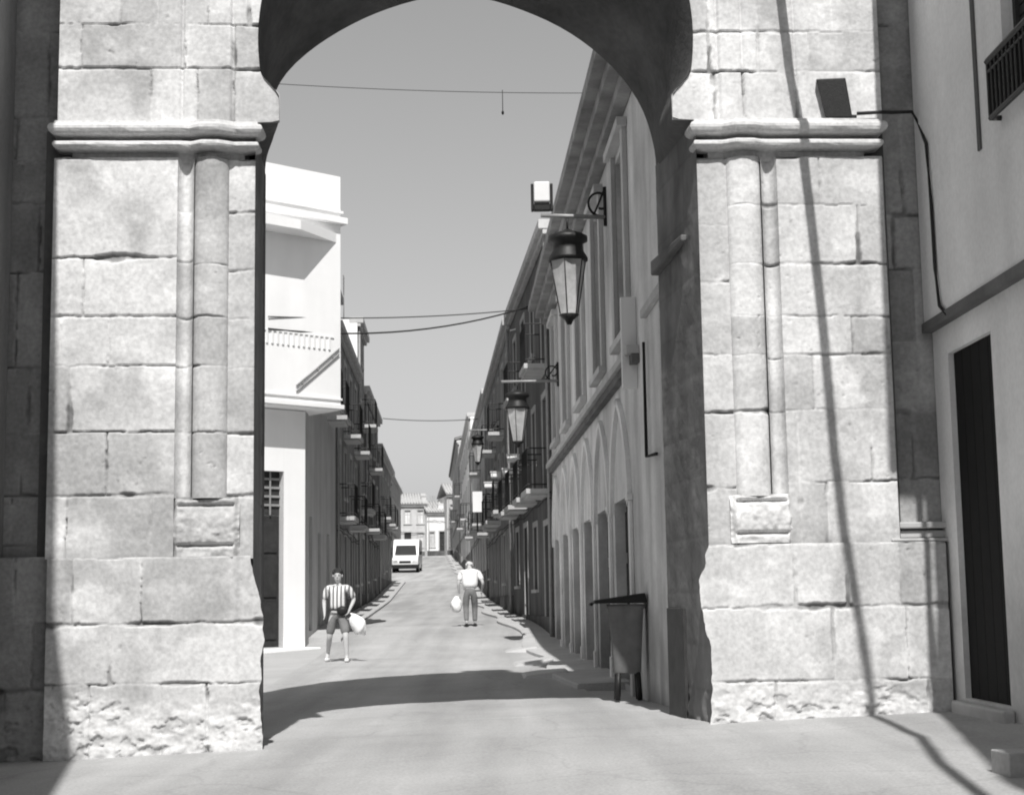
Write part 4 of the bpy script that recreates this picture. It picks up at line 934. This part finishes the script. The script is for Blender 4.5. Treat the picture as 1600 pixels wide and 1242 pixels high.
# television aerial on the roof
P = onY(815, 520, 46); ae = empty('roof_aerial', (P.x, P.y, 9.0), 'pale thin television aerial on the roof behind the first lantern', 'aerial')
mb = MB(); P = Vector((P.x, 46, 9.0)); zt_ = onY(815, 470, 46).z; mb.tube([P, (P.x, 46, zt_)], .03, 6); mb.build('mast', LAMPW, ae)
mb = MB(); mb.tube([(P.x - .3, 46, zt_ - .05), (P.x + .3, 46, zt_ - .25)], .02, 5)
for k_ in range(5): q = -.28 + k_ * .14; mb.tube([(P.x + q, 45.75, zt_ - .15 - q * .33), (P.x + q, 46.25, zt_ - .15 - q * .33)], .015, 5)
mb.tube([(P.x - .35, 46, zt_ - .9), (P.x + .35, 46, zt_ - .75)], .02, 5); mb.build('elements', LAMPW, ae)

# ================================================================== van
vY = 108.0; vX = -7.55; vz = g(vX, vY)
van = empty('white_van', (vX, vY, vz), 'white van parked facing down the street at the far left', 'van')
vf = Fr((vX, vY), (1, .0))        # u right, w away
def extr(mb, prof, u0, u1, inset=None):
    n = len(prof); V_ = [vf.p(u0, w, vz + z) for w, z in prof] + [vf.p(u1, w, vz + z) for w, z in prof]
    mb.add(V_, [tuple(range(n)), tuple(range(n, 2 * n))[::-1]] + [(i, (i + 1) % n, n + (i + 1) % n, n + i) for i in range(n)])
mb = MB(); extr(mb, [(.0, .35), (-.02, .75), (.06, 1.0), (.75, 1.18), (1.2, 1.98), (1.5, 2.3), (1.9, 2.38), (4.8, 2.38), (4.95, 2.2), (4.98, .4)], -.9, .9); mb.build('body', CARW, van, .05)
mb = MB(); mb.hexa([vf.p(-.76, .73, vz + 1.26), vf.p(.76, .73, vz + 1.26), vf.p(.76, .85, vz + 1.26), vf.p(-.76, .85, vz + 1.26), vf.p(-.68, 1.10, vz + 1.92), vf.p(.68, 1.10, vz + 1.92), vf.p(.68, 1.2, vz + 1.92), vf.p(-.68, 1.2, vz + 1.92)]); mb.build('windscreen', GLASS, van)
mb = MB(); mb.box(vf, -.93, .93, -.12, .3, vz + .28, vz + .56); mb.build('bumper', RUBBER, van, .04)
mb = MB(); mb.box(vf, -.4, .4, -.035, .0, vz + .66, vz + .82); mb.build('grille', IRON, van, .01)
for s_ in (-1, 1):
    mb = MB(); mb.box(vf, s_ * .68 - .17, s_ * .68 + .17, -.04, .1, vz + .68, vz + .9); mb.build('headlight', FROST, van, .03)
    mb = MB(); mb.box(vf, s_ * 1.02 - .09, s_ * 1.02 + .09, .85, .95, vz + 1.25, vz + 1.5); mb.build('mirror', IRON, van, .02)
    mb = MB(); mb.box(vf, s_ * .905 - .01, s_ * .905 + .01, 1.25, 2.2, vz + 1.3, vz + 1.85); mb.build('side_window', GLASS, van)
    for w_ in (.75, 3.8):
        mb = MB(); mb.tube([vf.p(s_ * .72, w_, vz + .33), vf.p(s_ * .93, w_, vz + .33)], .33, 18); wv_ = mb.build('wheel', RUBBER, van)
        mb = MB(); mb.tube([vf.p(s_ * .90, w_, vz + .33), vf.p(s_ * .94, w_, vz + .33)], .19, 14); mb.build('rim', STEEL, wv_)

# ================================================================== litter bin at the right wall
bY = 18.9; bX = XR(bY) - .25; bz = g(bX, bY) + .0
bn = empty('litter_bin', (bX, bY, bz), 'dark grey tapered litter bin with overhanging black lid, behind the right pier', 'litter bin')
BING = mat('bin grey plastic', .19, .2, 5, .15, 40, .8, streak=.35, spec=.1)
mb = MB(); prof = [(.17, .30), (.185, .32), (.20, .6), (.225, .92), (.24, 1.06), (.25, 1.07), (.25, 1.12), (.22, 1.12), (.21, 1.05), (.05, 1.0)]
n = 24; vs = []
for r_, z_ in prof:
    for k in range(n):
        th = 2 * math.pi * k / n; c_, s_ = math.cos(th), math.sin(th); q = 1 / max(abs(c_), abs(s_)) ** .75       # rounded square section
        vs.append((bX + r_ * c_ * q * .9, bY + r_ * s_ * q * .85, bz + z_))
mb.add(vs, [(i * n + k, i * n + (k + 1) % n, (i + 1) * n + (k + 1) % n, (i + 1) * n + k) for i in range(len(prof) - 1) for k in range(n)] + [tuple(range(n))[::-1], tuple(range((len(prof) - 1) * n, len(prof) * n))], True)
mb.build('body', BING, bn)
bf = Fr((bX, bY), (1, 0)); mb = MB()
mb.hexa([bf.p(-.40, -.25, bz + 1.13), bf.p(.24, -.25, bz + 1.13), bf.p(.24, .25, bz + 1.13), bf.p(-.40, .25, bz + 1.13), bf.p(-.38, -.2, bz + 1.17), bf.p(.22, -.24, bz + 1.25), bf.p(.22, .24, bz + 1.25), bf.p(-.38, .2, bz + 1.17)])
ld = mb.build('lid', BLACK, bn, .015)
mb = MB(); mb.tube([bf.p(-.36, -.2, bz + 1.15), bf.p(-.42, -.22, bz + 1.12), bf.p(-.42, .22, bz + 1.12), bf.p(-.36, .2, bz + 1.15)], .018, 6); mb.build('handle', BLACK, ld)
for u_, w_ in ((-.11, -.12), (.12, -.12), (-.11, .12), (.12, .12)):
    mb = MB(); mb.tube([bf.p(u_, w_, bz + .32), bf.p(u_ * 1.15, w_, bz - .01)], .032, 8); mb.build('leg', IRON, bn)

# ================================================================== people
def skinned(name, verts, edges, m, parent, sub=2, root_i=0):
    """verts: (x,y,z,r) world; a Skin surface grown over connected joints, frozen to a mesh"""
    me = bpy.data.meshes.new(name); o = bpy.data.objects.new(name, me); col.objects.link(o)
    off = wloc(parent) if parent else Vector((0, 0, 0))
    me.from_pydata([tuple(Vector(v[:3]) - off) for v in verts], edges, [])
    sk = o.modifiers.new('skin', 'SKIN'); sk.use_smooth_shade = True; sk.branch_smoothing = .6
    for i, v in enumerate(verts):
        r = v[3]; me.skin_vertices[0].data[i].radius = (r, r) if not hasattr(r, '__len__') else r
        me.skin_vertices[0].data[i].use_root = (i == root_i)
    ss = o.modifiers.new('sub', 'SUBSURF'); ss.levels = sub; ss.render_levels = sub
    dg = bpy.context.evaluated_depsgraph_get(); ev = o.evaluated_get(dg); nm = bpy.data.meshes.new_from_object(ev)
    o.modifiers.clear(); o.data = nm; bpy.data.meshes.remove(me); nm.name = name; nm.materials.clear(); nm.materials.append(m)
    nm.polygons.foreach_set('use_smooth', [True] * len(nm.polygons)); o.parent = parent
    return o
def merge_into(o, mb):
    """add a builder's geometry to an existing mesh (same object)"""
    off = wloc(o); me2 = bpy.data.meshes.new('tmp'); me2.from_pydata([tuple(Vector(p) - off) for p in mb.v], [], mb.f)
    bm = bmesh.new(); bm.from_mesh(o.data); bm.from_mesh(me2); 
    for f in bm.faces: f.smooth = True
    bm.to_mesh(o.data); bm.free(); bpy.data.meshes.remove(me2)

def hand(V, E, wi, wrist, d, side, curl=.6, n=None):
    """palm, five fingers hung on vertex index wi; d = direction of the hand, side = sideways unit vector of the knuckle row"""
    wrist = Vector(wrist); d = Vector(d).normalized(); side = Vector(side).normalized(); nrm = d.cross(side).normalized()
    V.append((*(wrist + d * .05), .036)); pi_ = len(V) - 1; E.append((wi, pi_))
    for k, (o_, l_) in enumerate(((-.03, .068), (-.01, .078), (.01, .074), (.03, .058))):
        b = wrist + d * .095 + side * o_; V.append((*b, .010)); b0 = len(V) - 1; E.append((pi_, b0))
        p = b; dd = d.copy()
        for s_ in range(2):
            dd = (dd + nrm * curl * (.6 + .3 * s_)).normalized(); p = p + dd * l_ * .5; V.append((*p, .009 - .001 * s_)); E.append((len(V) - 2 if s_ else b0, len(V) - 1))
    t0 = wrist + d * .035 - side * .04; V.append((*t0, .011)); E.append((pi_, len(V) - 1)); t1 = t0 + (d * .7 - side * .5 + nrm * .4).normalized() * .05; V.append((*t1, .009)); E.append((len(V) - 2, len(V) - 1))

def person(base, fwd, J, label, shirt_m, leg_m, shorts, hair_m, cap=None):
    """J: joints in local coordinates (x = person's own left, y = forward, z = up)"""
    base = Vector(base); fwd = Vector((fwd[0], fwd[1], 0)).normalized(); lf = Vector((-fwd.y, fwd.x, 0))
    def w(p): return base + lf * p[0] + fwd * p[1] + Vector((0, 0, p[2]))
    root = empty('person', base, label, 'person')
    V = []; E = []; idx = {}
    def add(n, p, r, to=None):
        q = w(p); V.append((q.x, q.y, q.z, r)); idx[n] = len(V) - 1
        if to: E.append((idx[to], idx[n]))
    add('pelvis', J['pelvis'], (.135, .115)); add('waist', J['waist'], (.125, .105), 'pelvis'); add('chest', J['chest'], (.155, .125), 'waist'); add('upper', J['upper'], (.12, .10), 'chest')
    add('neck', J['neck'], .055, 'upper'); add('jaw', J['jaw'], (.068, .075), 'neck'); add('head', J['head'], (.078, .092), 'jaw'); add('crown', J['crown'], (.06, .07), 'head')
    for s_ in 'LR':
        add('sh' + s_, J['sh' + s_], .062, 'upper'); add('el' + s_, J['el' + s_], .044, 'sh' + s_); add('wr' + s_, J['wr' + s_], .03, 'el' + s_)
        add('hip' + s_, J['hip' + s_], .095, 'pelvis'); add('kn' + s_, J['kn' + s_], .06, 'hip' + s_); add('calf' + s_, tuple(.68 * a + .32 * b for a, b in zip(J['kn' + s_], J['an' + s_])), .058, 'kn' + s_); add('an' + s_, J['an' + s_], .038, 'calf' + s_); add('toe' + s_, J['toe' + s_], .04, 'an' + s_)
        wr = w(J['wr' + s_]); dv = wr - w(J['el' + s_])
        hand(V, E, idx['wr' + s_], wr, dv, fwd if abs(dv.normalized().dot(fwd)) < .9 else lf, .45)
    body = skinned('body', V, E, SKIN, root)
    # face
    hd = w(J['head']); jw = w(J['jaw']); up = (w(J['crown']) - jw).normalized(); hf = Vector(J.get('face', (0, 1, 0))); hfw = (lf * hf.x + fwd * hf.y + Vector((0, 0, hf.z))).normalized(); hl = up.cross(hfw)
    mb = MB(); mb.tube([hd + hfw * .085 + up * .0, hd + hfw * .108 - up * .04], [.010, .018], 8); 
    for s_ in (-1, 1): mb.ell(hd + hl * s_ * .088 - up * .01, (.014, .02, .03), 8, 6)
    mb.tube([hd + hfw * .088 - up * .075 - hl * .025, hd + hfw * .094 - up * .075, hd + hfw * .088 - up * .075 + hl * .025], .007, 6)
    merge_into(body, mb)
    mb = MB()
    for s_ in (-1, 1): mb.ell(hd + hl * s_ * .032 + hfw * .083 + up * .012, (.012, .012, .008), 8, 6)
    mb.build('eyes', HAIR, root)
    # hair as a cap of overlapping clumps over the back and top of the skull
    mb = MB(); cen = hd + up * .035 - hfw * .012
    for i in range(46):
        a = rnd.uniform(0, 2 * math.pi); e = rnd.uniform(-.25, 1.4); dirv = hl * math.cos(a) * math.cos(e) + hfw * math.sin(a) * math.cos(e) + up * math.sin(e)
        if dirv.dot(hfw) > .35 and dirv.dot(up) < .62: continue
        mb.ell(cen + Vector((dirv.x * .078, dirv.y * .082, dirv.z * .082)), (.036, .036, .034), 7, 5)
    mb.ell(cen + up * .012 - hfw * .008, (.085, .09, .09), 12, 8)
    mb.build('hair' if cap is None else 'cap', hair_m if cap is None else cap, root)
    # shirt
    V = []; E = []; idx = {}
    add('pelvis', tuple(.75 * a + .25 * b for a, b in zip(J['pelvis'], J['waist'])), (.165, .14)); bk = J.get('bulk', 1); add('waist', J['waist'], (.165 * bk, .138 * bk), 'pelvis'); add('chest', J['chest'], (.19 * bk, .15 * bk), 'waist'); add('upper', J['upper'], (.15 * bk, .12 * bk), 'chest'); add('neck', tuple(.7 * a + .3 * b for a, b in zip(J['upper'], J['neck'])), .075, 'upper')
    for s_ in 'LR':
        add('sh' + s_, J['sh' + s_], .085, 'upper'); k = J.get('sleeve', .85); add('sl' + s_, tuple(a + (b - a) * k for a, b in zip(J['sh' + s_], J['el' + s_])), .07, 'sh' + s_)
    skinned('shirt', V, E, shirt_m, root)
    V = []; E = []; idx = {}
    add('waist', tuple(.5 * a + .5 * b for a, b in zip(J['pelvis'], J['waist'])), (.14, .12)); add('pelvis', J['pelvis'], (.155, .135), 'waist')
    for s_ in 'LR':
        add('hip' + s_, J['hip' + s_], .115, 'pelvis')
        if shorts: add('end' + s_, tuple(a + (b - a) * .98 for a, b in zip(J['hip' + s_], J['kn' + s_])), .085, 'hip' + s_)
        else: add('kn' + s_, J['kn' + s_], .08, 'hip' + s_); add('end' + s_, tuple(a + (b - a) * .92 for a, b in zip(J['kn' + s_], J['an' + s_])), .065, 'kn' + s_)
    skinned('shorts' if shorts else 'trousers', V, E, leg_m, root)
    for s_ in 'LR':
        a, t = w(J['an' + s_]), w(J['toe' + s_]); mb = MB(); d = (t - a); c = a.lerp(t, .5); c.z = min(a.z, t.z) - .01
        n_ = d.copy(); n_.z = 0; n_.normalize(); e_ = []
        b = MB().ell((0, 0, 0), (.05, .14, .045)); sd_ = Vector((-n_.y, n_.x, 0)).normalized() * -1
        mb.add([c + sd_ * v[0] + n_ * v[1] + Vector((0, 0, max(v[2], -.035))) for v in [Vector(q) for q in b.v]], b.f, True); mb.build('shoe', CLOTHW if shorts else BLACK, root)
    return root, w
# walker in the striped shirt, coming towards the camera
lY = 30.5; P = onY(528, 1027, lY); base1 = (P.x, lY, g(P.x, lY))
J1 = dict(pelvis=(0, 0, .93), waist=(0, .0, 1.08), chest=(0, .0, 1.28), upper=(0, -.01, 1.42), neck=(0, .0, 1.52), jaw=(0, .03, 1.58), head=(0, .03, 1.66), crown=(0, .01, 1.74),
          shL=(.20, -.01, 1.43), elL=(.31, -.08, 1.19), wrL=(.235, .08, 1.0), shR=(-.20, -.01, 1.43), elR=(-.27, -.04, 1.16), wrR=(-.25, .08, .95),
          hipL=(.10, 0, .88), knL=(.17, .22, .51), anL=(.19, .20, .09), toeL=(.20, .35, .05), hipR=(-.10, 0, .88), knR=(-.16, .0, .49), anR=(-.22, -.28, .16), toeR=(-.23, -.16, .05), sleeve=.9, bulk=1.08)
p1, w1 = person(base1, (.02, -1), J1, 'person in a vertically striped shirt and grey shorts walking towards the arch', STRIPE, CLOTHG, True, HAIR)
mb = MB(); c = w1((.10, .16, .98)); b = MB().ell((0, 0, 0), (.11, .06, .09)); mb.add([c + Vector(q) for q in b.v], b.f, True)
mb.tube([w1((.18 * math.cos(t), .16 * math.sin(t), 1.0)) for t in [i / 24 * 2 * math.pi for i in range(25)]], .018, 6); mb.build('belt_pouch', BLACK, p1)
def bag(c, sx, sy, sz, top, label, tilt=0):
    c = Vector(c); mb = MB(); b = MB().ell((0, 0, 0), (1, 1, 1), 20, 14); Q = []
    for v in b.v:
        v = Vector(v); th = math.atan2(v.y, v.x); k = 1 + .14 * math.sin(5 * th + 3 * v.z) + .10 * math.sin(9 * th - 5 * v.z) + .07 * math.sin(4 * v.z + 2 * th); nar = 1 - .45 * max(0, v.z) ** 1.3
        q = Vector((v.x * sx * k * nar, v.y * sy * k * nar, v.z * sz)); Q.append(c + Matrix.Rotation(tilt, 3, 'Y') @ q)
    mb.add(Q, b.f, True); root = empty('carrier_bag', c - Vector((0, 0, sz)), label, 'bag'); mb.build('sack', BAGM, root)
    t = Vector(top); mb = MB(); k = c + Vector((0, 0, sz * .75)) if not tilt else c + Matrix.Rotation(tilt, 3, 'Y') @ Vector((0, 0, sz * .8))
    for s_ in (-.03, .03): mb.tube([k + Vector((s_, 0, 0)), k.lerp(t, .5) + Vector((s_ * 1.3, 0, 0)), t + Vector((s_ * .3, 0, -.01))], .012, 6)
    mb.build('handle', BAGM, root)
wl = w1(J1['wrL']); bag(w1((.40, .12, .72)), .22, .12, .15, wl + Vector((.02, -.02, -.06)), 'white plastic carrier bag held by the person in the striped shirt', R(62))
# stooping walker seen from behind
rY = 41.0; P = onY(735, 971, rY); base2 = (P.x, rY, g(P.x, rY))
J2 = dict(pelvis=(0, -.08, .92), waist=(0, -.02, 1.07), chest=(0, .10, 1.28), upper=(0, .22, 1.46), neck=(0, .32, 1.52), jaw=(0, .40, 1.52), head=(0, .45, 1.56), crown=(0, .47, 1.64), face=(0, .85, -.5), bulk=1.42,
          shL=(.235, .17, 1.40), elL=(.30, .10, 1.12), wrL=(.28, .20, .86), shR=(-.235, .17, 1.40), elR=(-.34, .05, 1.13), wrR=(-.31, .22, .92),
          hipL=(.10, -.08, .88), knL=(.11, .0, .49), anL=(.10, -.14, .10), toeL=(.11, .02, .05), hipR=(-.10, -.08, .88), knR=(-.12, .08, .49), anR=(-.12, .06, .09), toeR=(-.13, .21, .05), sleeve=.8)
p2, w2 = person(base2, (-.05, 1), J2, 'person with bowed back in a white shirt and dark trousers walking up the street', CLOTHW, CLOTHD, False, PALEHAIR)
wl = w2(J2['wrL']); bag(w2((.36, .18, .58)), .15, .12, .22, wl + Vector((0, 0, -.06)), 'bulging white plastic bag hanging from the left hand of the stooping walker')
print('objects', len(bpy.data.objects))
